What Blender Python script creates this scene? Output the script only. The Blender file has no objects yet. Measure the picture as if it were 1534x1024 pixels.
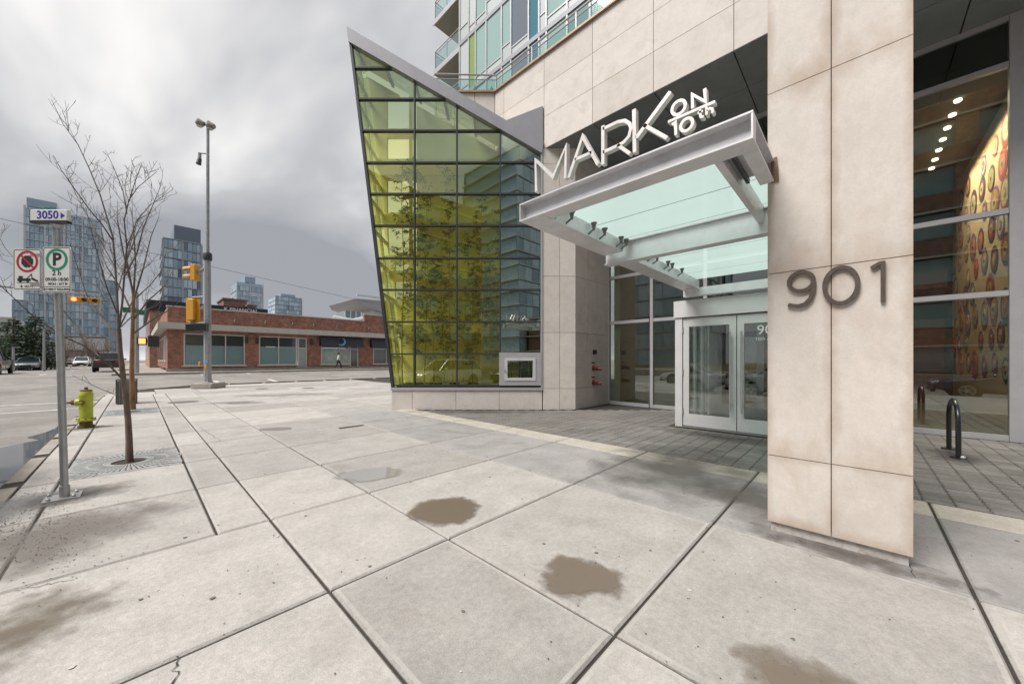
import bpy, math, random
from mathutils import Vector, Matrix
random.seed(7)
R = math.radians
S2 = math.sqrt(2)
scene = bpy.context.scene
# ------------------------------------------------------------------ camera
# world X runs away from the street (towards the building), world Y runs along the kerb, Z up
F_PX, CX_PX, HZ_PX, CAM_H = 540.0, 745.0, 538.0, 1.5
cam_d = bpy.data.cameras.new('camera')
cam = bpy.data.objects.new('camera', cam_d)
scene.collection.objects.link(cam)
scene.camera = cam
cam.location = (0, 0, CAM_H)
cam.rotation_euler = (R(90), 0, R(-45))
cam_d.sensor_width = 36.0
cam_d.lens = F_PX / 1534 * 36
cam_d.shift_x = (767 - CX_PX) / 1534
cam_d.shift_y = (HZ_PX - 512) / 1534
cam_d.clip_start = 0.05
cam_d.clip_end = 3000
# ------------------------------------------------------------------ sky
SUN_DIR = Vector((-0.56, 0.14, 0.82)).normalized()
world = bpy.data.worlds.new('World')
scene.world = world
world.use_nodes = True
wt = world.node_tree
for n in list(wt.nodes):
    wt.nodes.remove(n)
def wn(t, **k):
    n = wt.nodes.new(t)
    for a, v in k.items():
        setattr(n, a, v)
    return n
wl = wt.links.new
w_out = wn('ShaderNodeOutputWorld')
w_bg = wn('ShaderNodeBackground')
w_bg.inputs['Strength'].default_value = 0.05
w_sky = wn('ShaderNodeTexSky')
w_sky.sky_type = 'NISHITA'
w_sky.sun_disc = False
w_sky.sun_elevation = math.asin(SUN_DIR.z)
w_sky.sun_rotation = math.atan2(SUN_DIR.x, SUN_DIR.y)
w_tc = wn('ShaderNodeTexCoord')
w_sep = wn('ShaderNodeSeparateXYZ')
wl(w_tc.outputs['Generated'], w_sep.inputs[0])
w_add = wn('ShaderNodeMath', operation='MAXIMUM'); w_add.inputs[1].default_value = 0.0
wl(w_sep.outputs['Z'], w_add.inputs[0])
w_add2 = wn('ShaderNodeMath', operation='ADD'); w_add2.inputs[1].default_value = 0.50
wl(w_add.outputs[0], w_add2.inputs[0])
w_dx = wn('ShaderNodeMath', operation='DIVIDE'); w_dy = wn('ShaderNodeMath', operation='DIVIDE')
wl(w_sep.outputs['X'], w_dx.inputs[0]); wl(w_add2.outputs[0], w_dx.inputs[1])
wl(w_sep.outputs['Y'], w_dy.inputs[0]); wl(w_add2.outputs[0], w_dy.inputs[1])
w_com = wn('ShaderNodeCombineXYZ')
wl(w_dx.outputs[0], w_com.inputs[0]); wl(w_dy.outputs[0], w_com.inputs[1])
w_com.inputs[2].default_value = 14.6
w_n1 = wn('ShaderNodeTexNoise')
w_n1.inputs['Scale'].default_value = 1.15
w_n1.inputs['Detail'].default_value = 5.0
w_n1.inputs['Roughness'].default_value = 0.5
w_n1.inputs['Distortion'].default_value = 0.35
wl(w_com.outputs[0], w_n1.inputs['Vector'])
w_rmp = wn('ShaderNodeValToRGB')
e = w_rmp.color_ramp.elements
e[0].position = 0.36; e[0].color = (2.6, 2.7, 2.95, 1)
e[1].position = 0.59; e[1].color = (7.0, 6.9, 6.8, 1)
m_ = e.new(0.49); m_.color = (4.0, 4.06, 4.22, 1)
wl(w_n1.outputs['Fac'], w_rmp.inputs['Fac'])
w_mix = wn('ShaderNodeMixRGB'); w_mix.inputs['Fac'].default_value = 0.985
wl(w_sky.outputs[0], w_mix.inputs['Color1']); wl(w_rmp.outputs[0], w_mix.inputs['Color2'])
wl(w_mix.outputs[0], w_bg.inputs['Color']); wl(w_bg.outputs[0], w_out.inputs['Surface'])
# ------------------------------------------------------------------ sun (veiled by cloud) and exposure
sun_d = bpy.data.lights.new('sun', 'SUN')
sun_d.energy = 1.5
sun_d.angle = R(30)
sun_d.color = (1.0, 0.965, 0.92)
sun = bpy.data.objects.new('sun', sun_d)
scene.collection.objects.link(sun)
sun.rotation_euler = SUN_DIR.to_track_quat('Z', 'Y').to_euler()
scene.view_settings.view_transform = 'Standard'
scene.view_settings.look = 'None'
scene.view_settings.gamma = 1.0
scene.view_settings.use_curve_mapping = False
scene.view_settings.exposure = 1.5
scene.render.engine = 'CYCLES'
scene.cycles.max_bounces = 7
scene.cycles.transparent_max_bounces = 24
scene.cycles.caustics_reflective = False
scene.cycles.caustics_refractive = False
scene.cycles.use_denoising = True

# ================================================================== helpers
C = scene.collection
ORIGIN = {}
FRAME = {}
def cam2w(p):
    X, Y, z = p
    return ((Y + X) / S2, (Y - X) / S2, z)
def gpt(px, py, z=0.0):
    """point of the level z seen at a pixel, world coordinates"""
    Y = F_PX * (CAM_H - z) / (py - HZ_PX)
    return cam2w(((px - CX_PX) / F_PX * Y, Y, z))
def onb(px, py, b):
    """point of the vertical plane X = b seen at a pixel: (along, up)"""
    t = (px - CX_PX) / F_PX
    Y = b * S2 / (1 + t)
    return ((Y - t * Y) / S2, CAM_H + (HZ_PX - py) * Y / F_PX)
def ona(px, py, a):
    t = (px - CX_PX) / F_PX
    Y = a * S2 / (1 - t)
    return ((Y + t * Y) / S2, CAM_H + (HZ_PX - py) * Y / F_PX)
def onY(px, py, Y):
    return ((px - CX_PX) / F_PX * Y, CAM_H + (HZ_PX - py) * Y / F_PX)

class MB:
    def __init__(s):
        s.v = []; s.f = []; s.m = []; s.cur = 0
    def face(s, ids):
        s.f.append(tuple(ids)); s.m.append(s.cur)
    def add(s, vs, fs):
        o = len(s.v); s.v += [tuple(v) for v in vs]
        for f in fs:
            s.face([i + o for i in f])
        return s
    def box(s, x0, x1, y0, y1, z0, z1):
        if x0 > x1: x0, x1 = x1, x0
        if y0 > y1: y0, y1 = y1, y0
        if z0 > z1: z0, z1 = z1, z0
        return s.add([(x0,y0,z0),(x1,y0,z0),(x1,y1,z0),(x0,y1,z0),(x0,y0,z1),(x1,y0,z1),(x1,y1,z1),(x0,y1,z1)],
                     [(0,3,2,1),(4,5,6,7),(0,1,5,4),(1,2,6,5),(2,3,7,6),(3,0,4,7)])
    def bbox(s, x0, x1, y0, y1, z0, z1, c=0.01):
        """box with chamfered vertical edges and top/bottom"""
        def ring(i, z):
            return [(x0+i+c,y0+i,z),(x1-i-c,y0+i,z),(x1-i,y0+i+c,z),(x1-i,y1-i-c,z),(x1-i-c,y1-i,z),(x0+i+c,y1-i,z),(x0+i,y1-i-c,z),(x0+i,y0+i+c,z)]
        return s.loft([ring(c, z0), ring(0, z0+c), ring(0, z1-c), ring(c, z1)])
    def loft(s, rings, cap=True, closed=True):
        o = len(s.v); n = len(rings[0])
        for r in rings: s.v += [tuple(p) for p in r]
        for i in range(len(rings)-1):
            for j in range(n if closed else n-1):
                k = (j+1) % n
                s.face((o+i*n+j, o+i*n+k, o+(i+1)*n+k, o+(i+1)*n+j))
        if cap and closed:
            s.face([o+j for j in range(n)][::-1]); s.face([o+(len(rings)-1)*n+j for j in range(n)])
        return s
    def tube(s, pts, rad, n=8, cap=True):
        pts = [Vector(p) for p in pts]
        if not isinstance(rad, (list, tuple)): rad = [rad]*len(pts)
        rings = []; u = None
        for i, p in enumerate(pts):
            d = (pts[min(i+1,len(pts)-1)] - pts[max(i-1,0)])
            if d.length < 1e-9: d = Vector((0,0,1))
            d.normalize()
            if u is None:
                u = d.orthogonal().normalized()
            else:
                u = (u - d*u.dot(d))
                if u.length < 1e-6: u = d.orthogonal()
                u.normalize()
            w = d.cross(u)
            rings.append([p + (u*math.cos(2*math.pi*j/n) + w*math.sin(2*math.pi*j/n))*rad[i] for j in range(n)])
        return s.loft(rings, cap)
    def lathe(s, c, prof, n=16, axis='z'):
        """prof: list of (radius, height) about axis through c"""
        rings = []
        for r, hh in prof:
            ring = []
            for j in range(n):
                t = 2*math.pi*j/n
                p, q = r*math.cos(t), r*math.sin(t)
                if axis == 'z': ring.append((c[0]+p, c[1]+q, c[2]+hh))
                elif axis == 'x': ring.append((c[0]+hh, c[1]+p, c[2]+q))
                else: ring.append((c[0]+q, c[1]+hh, c[2]+p))
            rings.append(ring)
        return s.loft(rings)
    def prism(s, poly, axis, t0, t1):
        """poly of 2D points extruded along an axis: 'x' (poly=(y,z)), 'y' (poly=(x,z)), 'z' (poly=(x,y))"""
        def m(p, t):
            return (t,p[0],p[1]) if axis=='x' else ((p[0],t,p[1]) if axis=='y' else (p[0],p[1],t))
        return s.loft([[m(p,t0) for p in poly],[m(p,t1) for p in poly]])
    def stroke(s, pts, w, t0, t1, axis='x', closed=False):
        """flat bar of width w following pts (2D), extruded along the axis"""
        n = len(pts); L = []; Rr = []
        P = [Vector(p) for p in pts]
        for i in range(n):
            if closed: a, b = P[(i-1)%n], P[(i+1)%n]
            else: a, b = P[max(i-1,0)], P[min(i+1,n-1)]
            d1 = (P[i]-a); d2 = (b-P[i])
            if d1.length < 1e-9: d1 = d2
            if d2.length < 1e-9: d2 = d1
            d1 = d1.normalized(); d2 = d2.normalized()
            nrm = Vector((-(d1.y+d2.y), d1.x+d2.x))
            if nrm.length < 1e-4: nrm = Vector((-d1.y, d1.x))
            nrm.normalize()
            k = max(0.45, nrm.dot(Vector((-d1.y, d1.x))))
            L.append(P[i]+nrm*(w/2/k)); Rr.append(P[i]-nrm*(w/2/k))
        def m(p, t):
            return (t,p[0],p[1]) if axis=='x' else ((p[0],t,p[1]) if axis=='y' else (p[0],p[1],t))
        rings = [[m(L[i],t0), m(Rr[i],t0), m(Rr[i],t1), m(L[i],t1)] for i in range(n)]
        if closed: rings.append(rings[0])
        return s.loft(rings, cap=not closed)
    def mesh(s, name, off=(0,0,0)):
        me = bpy.data.meshes.new(name)
        ox, oy, oz = off
        me.from_pydata([(x-ox,y-oy,z-oz) for x,y,z in s.v], [], s.f)
        if any(s.m): me.polygons.foreach_set('material_index', s.m)
        me.update()
        return me

def props(o, label=None, cat=None, group=None, kind=None):
    if label: o['label'] = label
    if cat: o['category'] = cat
    if group: o['group'] = group
    if kind: o['kind'] = kind
    return o
def smooth(me, ang=40):
    me.polygons.foreach_set('use_smooth', [True]*len(me.polygons))
    try: me.set_sharp_from_angle(angle=R(ang))
    except Exception: pass
def thing(name, label, cat, loc=(0,0,0), rot=0.0, group=None, frame='w', kind=None):
    """Empty at the thing's base. frame 'c': parts are given in (right, forward, up) of a 45 degree frame"""
    o = bpy.data.objects.new(name, None)
    o.empty_display_size = 0.2
    C.objects.link(o)
    ORIGIN[o] = tuple(loc)
    if frame == 'c':
        o.location = cam2w(loc); o.rotation_euler = (0,0,R(-45)+rot)
    else:
        o.location = loc; o.rotation_euler = (0,0,rot)
    return props(o, label, cat, group, kind)
def part(name, mb, mat, parent=None, sm=0, label=None, kind=None):
    off = ORIGIN.get(parent, (0,0,0)) if parent else (0,0,0)
    me = mb if isinstance(mb, bpy.types.Mesh) else mb.mesh(name, off)
    if sm: smooth(me, sm)
    for m in (mat if isinstance(mat, (list,tuple)) else [mat]): me.materials.append(m)
    o = bpy.data.objects.new(name, me)
    C.objects.link(o)
    if parent:
        o.parent = parent
        ORIGIN[o] = off
    if label: o['label'] = label
    if kind: o['kind'] = kind
    return o
def solo(name, mb, mat, label=None, cat=None, loc=(0,0,0), group=None, kind=None, sm=0):
    """a thing that is one mesh, or a piece of the setting"""
    me = mb.mesh(name, loc)
    if sm: smooth(me, sm)
    for m in (mat if isinstance(mat, (list,tuple)) else [mat]): me.materials.append(m)
    o = bpy.data.objects.new(name, me)
    o.location = loc
    C.objects.link(o)
    ORIGIN[o] = loc
    return props(o, label, cat, group, kind)
def copy_tree(o, parent=None):
    c = o.copy(); C.objects.link(c); c.parent = parent
    for ch in list(o.children): copy_tree(ch, c)
    return c
def text_mb(txt, size, depth, place, bold=0.0, align='CENTER'):
    """mesh of a text; place(x, y, t) maps text plane + depth to build coordinates"""
    cu = bpy.data.curves.new('t', 'FONT')
    cu.body = txt; cu.size = size; cu.align_x = align; cu.align_y = 'CENTER'
    cu.extrude = depth/2; cu.offset = bold; cu.resolution_u = 3
    ob = bpy.data.objects.new('t', cu); C.objects.link(ob)
    bpy.context.view_layer.update()
    me = bpy.data.meshes.new_from_object(ob.evaluated_get(bpy.context.evaluated_depsgraph_get()))
    mb = MB()
    mb.v = [place(v.co.x, v.co.y, v.co.z) for v in me.vertices]
    for p in me.polygons: mb.face(tuple(p.vertices))
    bpy.data.objects.remove(ob); bpy.data.meshes.remove(me); bpy.data.curves.remove(cu)
    return mb

# ================================================================== materials
def mat_base(name):
    m = bpy.data.materials.new(name); m.use_nodes = True
    nt = m.node_tree
    return m, nt, nt.nodes['Principled BSDF'], nt.links.new
def M_(name, col, rough=0.6, metal=0.0, var=0.0, scale=3.0, bump=0.0, bscale=40.0, spec=0.5, dirt=None, dirt_amt=0.0, dscale=1.3, objvar=0.0, coat=0.0, emit=None, estr=0.0, stretch=None, speck=0.0, sscale=110.0, edge=None, edge_amt=0.0):
    """painted / mineral surface: base colour, cloudy variation, patches of dirt, fine relief"""
    m, nt, p, L = mat_base(name)
    N = nt.nodes.new
    p.inputs['Roughness'].default_value = rough
    p.inputs['Metallic'].default_value = metal
    p.inputs['Specular IOR Level'].default_value = spec
    p.inputs['Coat Weight'].default_value = coat
    p.inputs['Base Color'].default_value = (*col, 1)
    if emit:
        p.inputs['Emission Color'].default_value = (*emit, 1); p.inputs['Emission Strength'].default_value = estr
    if var or dirt or bump or objvar or speck or edge:
        geo = N('ShaderNodeNewGeometry'); vec = geo.outputs['Position']
        if stretch:
            mp = N('ShaderNodeMapping'); mp.inputs['Scale'].default_value = stretch
            L(vec, mp.inputs['Vector']); vec = mp.outputs[0]
        src = None
        rgb = N('ShaderNodeRGB'); rgb.outputs[0].default_value = (*col, 1); src = rgb.outputs[0]
        if objvar:
            oi = N('ShaderNodeObjectInfo')
            mr = N('ShaderNodeMapRange'); mr.inputs['To Min'].default_value = 1-objvar; mr.inputs['To Max'].default_value = 1+objvar
            L(oi.outputs['Random'], mr.inputs['Value'])
            mx = N('ShaderNodeVectorMath'); mx.operation = 'SCALE'
            L(src, mx.inputs[0]); L(mr.outputs[0], mx.inputs['Scale']); src = mx.outputs[0]
        if var:
            nz = N('ShaderNodeTexNoise'); nz.inputs['Scale'].default_value = scale; nz.inputs['Detail'].default_value = 6; nz.inputs['Roughness'].default_value = 0.62
            L(vec, nz.inputs['Vector'])
            mr = N('ShaderNodeMapRange'); mr.inputs['From Min'].default_value = 0.3; mr.inputs['From Max'].default_value = 0.7
            mr.inputs['To Min'].default_value = 1-var; mr.inputs['To Max'].default_value = 1+var
            L(nz.outputs['Fac'], mr.inputs['Value'])
            mx = N('ShaderNodeVectorMath'); mx.operation = 'SCALE'
            L(src, mx.inputs[0]); L(mr.outputs[0], mx.inputs['Scale']); src = mx.outputs[0]
        for sv, ss in ((speck, sscale), (speck*0.8, sscale*0.22)):
            if not speck: break
            nz = N('ShaderNodeTexNoise'); nz.inputs['Scale'].default_value = ss; nz.inputs['Detail'].default_value = 3; nz.inputs['Roughness'].default_value = 0.7
            L(geo.outputs['Position'], nz.inputs['Vector'])
            mr = N('ShaderNodeMapRange'); mr.inputs['From Min'].default_value = 0.3; mr.inputs['From Max'].default_value = 0.7
            mr.inputs['To Min'].default_value = 1-sv; mr.inputs['To Max'].default_value = 1+sv
            L(nz.outputs['Fac'], mr.inputs['Value'])
            mx = N('ShaderNodeVectorMath'); mx.operation = 'SCALE'
            L(src, mx.inputs[0]); L(mr.outputs[0], mx.inputs['Scale']); src = mx.outputs[0]
        if edge:   # grime gathered along the borders of each panel
            tc = N('ShaderNodeTexCoord'); sp = N('ShaderNodeSeparateXYZ'); L(tc.outputs['Generated'], sp.inputs[0])
            acc = None
            for ax in ('Y','Z'):
                a1 = N('ShaderNodeMath'); a1.operation = 'SUBTRACT'; L(sp.outputs[ax], a1.inputs[0]); a1.inputs[1].default_value = 0.5
                a2 = N('ShaderNodeMath'); a2.operation = 'ABSOLUTE'; L(a1.outputs[0], a2.inputs[0])
                if acc is None: acc = a2
                else:
                    mxn = N('ShaderNodeMath'); mxn.operation = 'MAXIMUM'; L(acc.outputs[0], mxn.inputs[0]); L(a2.outputs[0], mxn.inputs[1]); acc = mxn
            nz = N('ShaderNodeTexNoise'); nz.inputs['Scale'].default_value = 3.2; nz.inputs['Detail'].default_value = 8; nz.inputs['Roughness'].default_value = 0.65; L(vec, nz.inputs['Vector'])
            a3 = N('ShaderNodeMath'); a3.operation = 'MULTIPLY_ADD'; L(nz.outputs['Fac'], a3.inputs[0]); a3.inputs[1].default_value = 0.42; L(acc.outputs[0], a3.inputs[2])
            mr = N('ShaderNodeMapRange'); mr.inputs['From Min'].default_value = 0.58; mr.inputs['From Max'].default_value = 0.80; mr.inputs['To Min'].default_value = 0; mr.inputs['To Max'].default_value = edge_amt
            L(a3.outputs[0], mr.inputs['Value'])
            mx = N('ShaderNodeMixRGB'); L(mr.outputs[0], mx.inputs['Fac']); L(src, mx.inputs['Color1']); mx.inputs['Color2'].default_value = (*edge, 1); src = mx.outputs[0]
        if dirt:
            nz = N('ShaderNodeTexNoise'); nz.inputs['Scale'].default_value = dscale; nz.inputs['Detail'].default_value = 7; nz.inputs['Roughness'].default_value = 0.6; nz.inputs['Distortion'].default_value = 0.6
            L(vec, nz.inputs['Vector'])
            mr = N('ShaderNodeMapRange'); mr.inputs['From Min'].default_value = 0.52; mr.inputs['From Max'].default_value = 0.78
            mr.inputs['To Min'].default_value = 0; mr.inputs['To Max'].default_value = dirt_amt
            L(nz.outputs['Fac'], mr.inputs['Value'])
            mx = N('ShaderNodeMixRGB'); L(mr.outputs[0], mx.inputs['Fac']); L(src, mx.inputs['Color1']); mx.inputs['Color2'].default_value = (*dirt, 1)
            src = mx.outputs[0]
        L(src, p.inputs['Base Color'])
        if bump:
            nz = N('ShaderNodeTexNoise'); nz.inputs['Scale'].default_value = bscale; nz.inputs['Detail'].default_value = 4
            L(vec, nz.inputs['Vector'])
            bp = N('ShaderNodeBump'); bp.inputs['Strength'].default_value = bump; bp.inputs['Distance'].default_value = 0.01
            L(nz.outputs['Fac'], bp.inputs['Height']); L(bp.outputs[0], p.inputs['Normal'])
    return m
def M_glass(name, tint, refl=0.12, rough=0.0, wave=0.0, wscale=0.8, objvar=0.0):
    """window glass: clear or tinted see-through part plus a mirror part that grows at grazing angles"""
    m = bpy.data.materials.new(name); m.use_nodes = True
    nt = m.node_tree; N = nt.nodes.new; L = nt.links.new
    nt.nodes.remove(nt.nodes['Principled BSDF'])
    out = nt.nodes['Material Output']
    tr = N('ShaderNodeBsdfTransparent'); tr.inputs[0].default_value = (*tint, 1)
    gl = N('ShaderNodeBsdfGlossy'); gl.inputs['Roughness'].default_value = rough; gl.inputs['Color'].default_value = (0.95,1.0,0.98,1)
    fr = N('ShaderNodeLayerWeight'); fr.inputs['Blend'].default_value = 0.5
    pw = N('ShaderNodeMath'); pw.operation = 'POWER'; pw.inputs[1].default_value = 4.0; L(fr.outputs['Facing'], pw.inputs[0])
    ad = N('ShaderNodeMath'); ad.operation = 'ADD'; ad.use_clamp = True; ad.inputs[1].default_value = refl
    L(pw.outputs[0], ad.inputs[0])
    mx = N('ShaderNodeMixShader')
    L(ad.outputs[0], mx.inputs[0]); L(tr.outputs[0], mx.inputs[1]); L(gl.outputs[0], mx.inputs[2]); L(mx.outputs[0], out.inputs['Surface'])
    if wave:
        geo = N('ShaderNodeNewGeometry')
        nz = N('ShaderNodeTexNoise'); nz.inputs['Scale'].default_value = wscale; nz.inputs['Detail'].default_value = 1.0
        L(geo.outputs['Position'], nz.inputs['Vector'])
        bp = N('ShaderNodeBump'); bp.inputs['Strength'].default_value = wave; bp.inputs['Distance'].default_value = 0.02
        L(nz.outputs['Fac'], bp.inputs['Height']); L(bp.outputs[0], gl.inputs['Normal'])
    return m
def M_brick(name, c1, c2, mortar, bw=0.22, bh=0.075):
    m, nt, p, L = mat_base(name); N = nt.nodes.new
    geo = N('ShaderNodeNewGeometry')
    sep = N('ShaderNodeSeparateXYZ'); L(geo.outputs['Position'], sep.inputs[0])
    ad = N('ShaderNodeMath'); ad.operation = 'ADD'; L(sep.outputs['X'], ad.inputs[0]); L(sep.outputs['Y'], ad.inputs[1])
    cb = N('ShaderNodeCombineXYZ'); L(ad.outputs[0], cb.inputs[0]); L(sep.outputs['Z'], cb.inputs[1])
    bt = N('ShaderNodeTexBrick'); L(cb.outputs[0], bt.inputs['Vector'])
    bt.inputs['Scale'].default_value = 1.0; bt.inputs['Brick Width'].default_value = bw; bt.inputs['Row Height'].default_value = bh
    bt.inputs['Mortar Size'].default_value = 0.008; bt.inputs['Color1'].default_value = (*c1,1); bt.inputs['Color2'].default_value = (*c2,1); bt.inputs['Mortar'].default_value = (*mortar,1)
    nz = N('ShaderNodeTexNoise'); nz.inputs['Scale'].default_value = 2.6; nz.inputs['Detail'].default_value = 8; nz.inputs['Roughness'].default_value = 0.75; L(geo.outputs['Position'], nz.inputs['Vector'])
    mr = N('ShaderNodeMapRange'); mr.inputs['From Min'].default_value = 0.3; mr.inputs['From Max'].default_value = 0.7; mr.inputs['To Min'].default_value = 0.5; mr.inputs['To Max'].default_value = 1.5; L(nz.outputs['Fac'], mr.inputs['Value'])
    mx = N('ShaderNodeVectorMath'); mx.operation = 'SCALE'; L(bt.outputs['Color'], mx.inputs[0]); L(mr.outputs[0], mx.inputs['Scale'])
    L(mx.outputs[0], p.inputs['Base Color']); p.inputs['Roughness'].default_value = 0.85
    bp = N('ShaderNodeBump'); bp.inputs['Strength'].default_value = 0.4; bp.inputs['Distance'].default_value = 0.01
    L(bt.outputs['Fac'], bp.inputs['Height']); bp.invert = True; L(bp.outputs[0], p.inputs['Normal'])
    return m
def M_wet(name, dark, rough=0.12, seed=0.0, r0=0.25, r1=0.55, amt=0.9, nscale=2.4, water=False, namp=0.9):
    """film of water / damp lying on the pavement; its ragged outline comes from noise"""
    m = bpy.data.materials.new(name); m.use_nodes = True
    nt = m.node_tree; N = nt.nodes.new; L = nt.links.new
    p = nt.nodes['Principled BSDF']; out = nt.nodes['Material Output']
    p.inputs['Base Color'].default_value = (*dark,1); p.inputs['Roughness'].default_value = rough
    tc = N('ShaderNodeTexCoord'); vec = tc.outputs['Generated']
    mp = N('ShaderNodeMapping'); mp.inputs['Location'].default_value = (-0.5,-0.5,0); L(vec, mp.inputs['Vector'])
    sp = N('ShaderNodeSeparateXYZ'); L(mp.outputs[0], sp.inputs[0]); cb = N('ShaderNodeCombineXYZ'); L(sp.outputs[0], cb.inputs[0]); L(sp.outputs[1], cb.inputs[1])
    ln = N('ShaderNodeVectorMath'); ln.operation = 'LENGTH'; L(cb.outputs[0], ln.inputs[0])
    geo = N('ShaderNodeNewGeometry')
    ofs = N('ShaderNodeVectorMath'); ofs.operation = 'ADD'; L(geo.outputs['Position'], ofs.inputs[0]); ofs.inputs[1].default_value = (seed, seed*0.37, seed*1.3)
    nz = N('ShaderNodeTexNoise'); nz.inputs['Scale'].default_value = nscale; nz.inputs['Detail'].default_value = 6; nz.inputs['Roughness'].default_value = 0.55; L(ofs.outputs[0], nz.inputs['Vector'])
    sb = N('ShaderNodeMath'); sb.operation = 'SUBTRACT'; L(nz.outputs['Fac'], sb.inputs[0]); sb.inputs[1].default_value = 0.5
    ml = N('ShaderNodeMath'); ml.operation = 'MULTIPLY'; L(sb.outputs[0], ml.inputs[0]); ml.inputs[1].default_value = namp
    ad = N('ShaderNodeMath'); ad.operation = 'ADD'; L(ln.outputs['Value'], ad.inputs[0]); L(ml.outputs[0], ad.inputs[1])
    mr = N('ShaderNodeMapRange'); mr.inputs['From Min'].default_value = r0; mr.inputs['From Max'].default_value = r1
    mr.inputs['To Min'].default_value = amt; mr.inputs['To Max'].default_value = 0.0; L(ad.outputs[0], mr.inputs['Value'])
    tr = N('ShaderNodeBsdfTransparent'); mx = N('ShaderNodeMixShader')
    L(mr.outputs[0], mx.inputs[0]); L(tr.outputs[0], mx.inputs[1]); L(p.outputs[0], mx.inputs[2]); L(mx.outputs[0], out.inputs['Surface'])
    return m

concrete = M_('concrete', (0.415,0.39,0.364), 0.88, var=0.12, scale=2.6, bump=0.35, bscale=120, dirt=(0.25,0.222,0.195), dirt_amt=0.5, dscale=1.6, objvar=0.15, speck=0.15)
concrete_edge = M_('concrete_tooled_edge', (0.435,0.41,0.382), 0.8, var=0.12, scale=3.0, bump=0.15, bscale=60, objvar=0.04, speck=0.09, dirt=(0.25,0.222,0.195), dirt_amt=0.5, dscale=3.0)
concrete_cool = M_('concrete_cool', (0.335,0.318,0.308), 0.85, var=0.13, scale=2.0, bump=0.3, bscale=120, dirt=(0.17,0.152,0.138), dirt_amt=0.65, dscale=1.2, objvar=0.05, speck=0.12)
concrete_band = M_('concrete_band', (0.47,0.428,0.37), 0.85, var=0.12, scale=3, bump=0.2, bscale=80, speck=0.12, dirt=(0.28,0.25,0.21), dirt_amt=0.5, dscale=2.5)
joint_mat = M_('joint_fill', (0.05,0.043,0.036), 0.95, var=0.3, scale=20)
kerb_mat = M_('kerb_concrete', (0.36,0.325,0.28), 0.9, var=0.18, scale=3, bump=0.3, bscale=50, dirt=(0.15,0.13,0.11), dirt_amt=0.5)
asphalt = M_('asphalt', (0.26,0.243,0.224), 0.9, speck=0.15, sscale=30, var=0.22, scale=0.5, bump=0.5, bscale=70, dirt=(0.10,0.092,0.084), dirt_amt=0.75, dscale=0.35)
paint_white = M_('road_paint', (0.62,0.61,0.58), 0.8, var=0.25, scale=6, dirt=(0.25,0.24,0.22), dirt_amt=0.7, dscale=4)
paver_mat = M_('paver_concrete', (0.215,0.20,0.184), 0.92, speck=0.14, var=0.2, scale=1.5, bump=0.4, bscale=60, dirt=(0.085,0.078,0.07), dirt_amt=0.8, dscale=0.7, objvar=0.14)
stone = M_('limestone', (0.66,0.607,0.56), 0.7, var=0.06, scale=3.0, bump=0.08, bscale=60, dirt=(0.45,0.36,0.29), dirt_amt=0.4, dscale=2.6, objvar=0.06, speck=0.045, sscale=60)
stone_stained = M_('limestone_weathered', (0.66,0.60,0.545), 0.65, var=0.06, scale=2.5, bump=0.08, bscale=60, dirt=(0.46,0.355,0.27), dirt_amt=0.35, dscale=3.0, objvar=0.03, stretch=(1,1,0.6), speck=0.05, sscale=60, edge=(0.40,0.285,0.20), edge_amt=0.8)
seam = M_('dark_seam', (0.10,0.08,0.065), 0.9)
rust_metal = M_('galvanised_rusted', (0.66,0.63,0.60), 0.5, 0.3, var=0.2, scale=14, dirt=(0.30,0.14,0.06), dirt_amt=0.95, dscale=11)
silver = M_('silver_frame', (0.47,0.46,0.48), 0.42, 0.35, var=0.06, scale=4)
white_metal = M_('canopy_paint', (0.68,0.675,0.69), 0.4, 0.25, var=0.08, scale=5, dirt=(0.33,0.30,0.28), dirt_amt=0.35, dscale=3)
pale_metal = M_('pale_grey_paint', (0.60,0.59,0.585), 0.45, 0.1, var=0.05, scale=4)
dark_frame = M_('dark_mullion', (0.055,0.058,0.062), 0.45, 0.4)
grey_clad = M_('grey_cladding', (0.33,0.33,0.36), 0.5, 0.2, var=0.06, scale=3)
soffit_mat = M_('soffit_panel', (0.19,0.205,0.205), 0.5, var=0.1, scale=2, objvar=0.06)
letter_mat = M_('letter_metal', (0.74,0.715,0.69), 0.38, 0.25, var=0.12, scale=9, dirt=(0.42,0.36,0.30), dirt_amt=0.5, dscale=14)
bronze = M_('bronze_number', (0.16,0.13,0.11), 0.42, 0.6, var=0.2, scale=25)
brown_sealant = M_('brown_bracket', (0.20,0.13,0.085), 0.8, var=0.3, scale=25)
copper_cap = M_('copper_flashing', (0.36,0.25,0.17), 0.5, 0.4, var=0.2, scale=6)
black_paint = M_('black_paint', (0.012,0.012,0.013), 0.35, coat=0.3)
chrome = M_('brushed_steel', (0.62,0.61,0.60), 0.3, 0.9)
galv = M_('galvanised', (0.40,0.40,0.395), 0.45, 0.75, var=0.12, scale=10)
pole_grey = M_('pole_grey', (0.33,0.345,0.355), 0.5, 0.35, var=0.14, scale=7, dirt=(0.22,0.2,0.18), dirt_amt=0.5, dscale=5)
yellow_sig = M_('signal_yellow', (0.62,0.30,0.03), 0.5, var=0.08, scale=8)
hydrant_y = M_('hydrant_yellow_green', (0.42,0.46,0.03), 0.45, var=0.12, scale=9, dirt=(0.22,0.12,0.02), dirt_amt=0.8, dscale=14)
hydrant_rust = M_('hydrant_rust', (0.13,0.075,0.035), 0.8, var=0.4, scale=20, dirt=(0.35,0.32,0.03), dirt_amt=0.6, dscale=12)
red_paint = M_('red_valve', (0.17,0.022,0.028), 0.45, var=0.2, scale=20)
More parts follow.
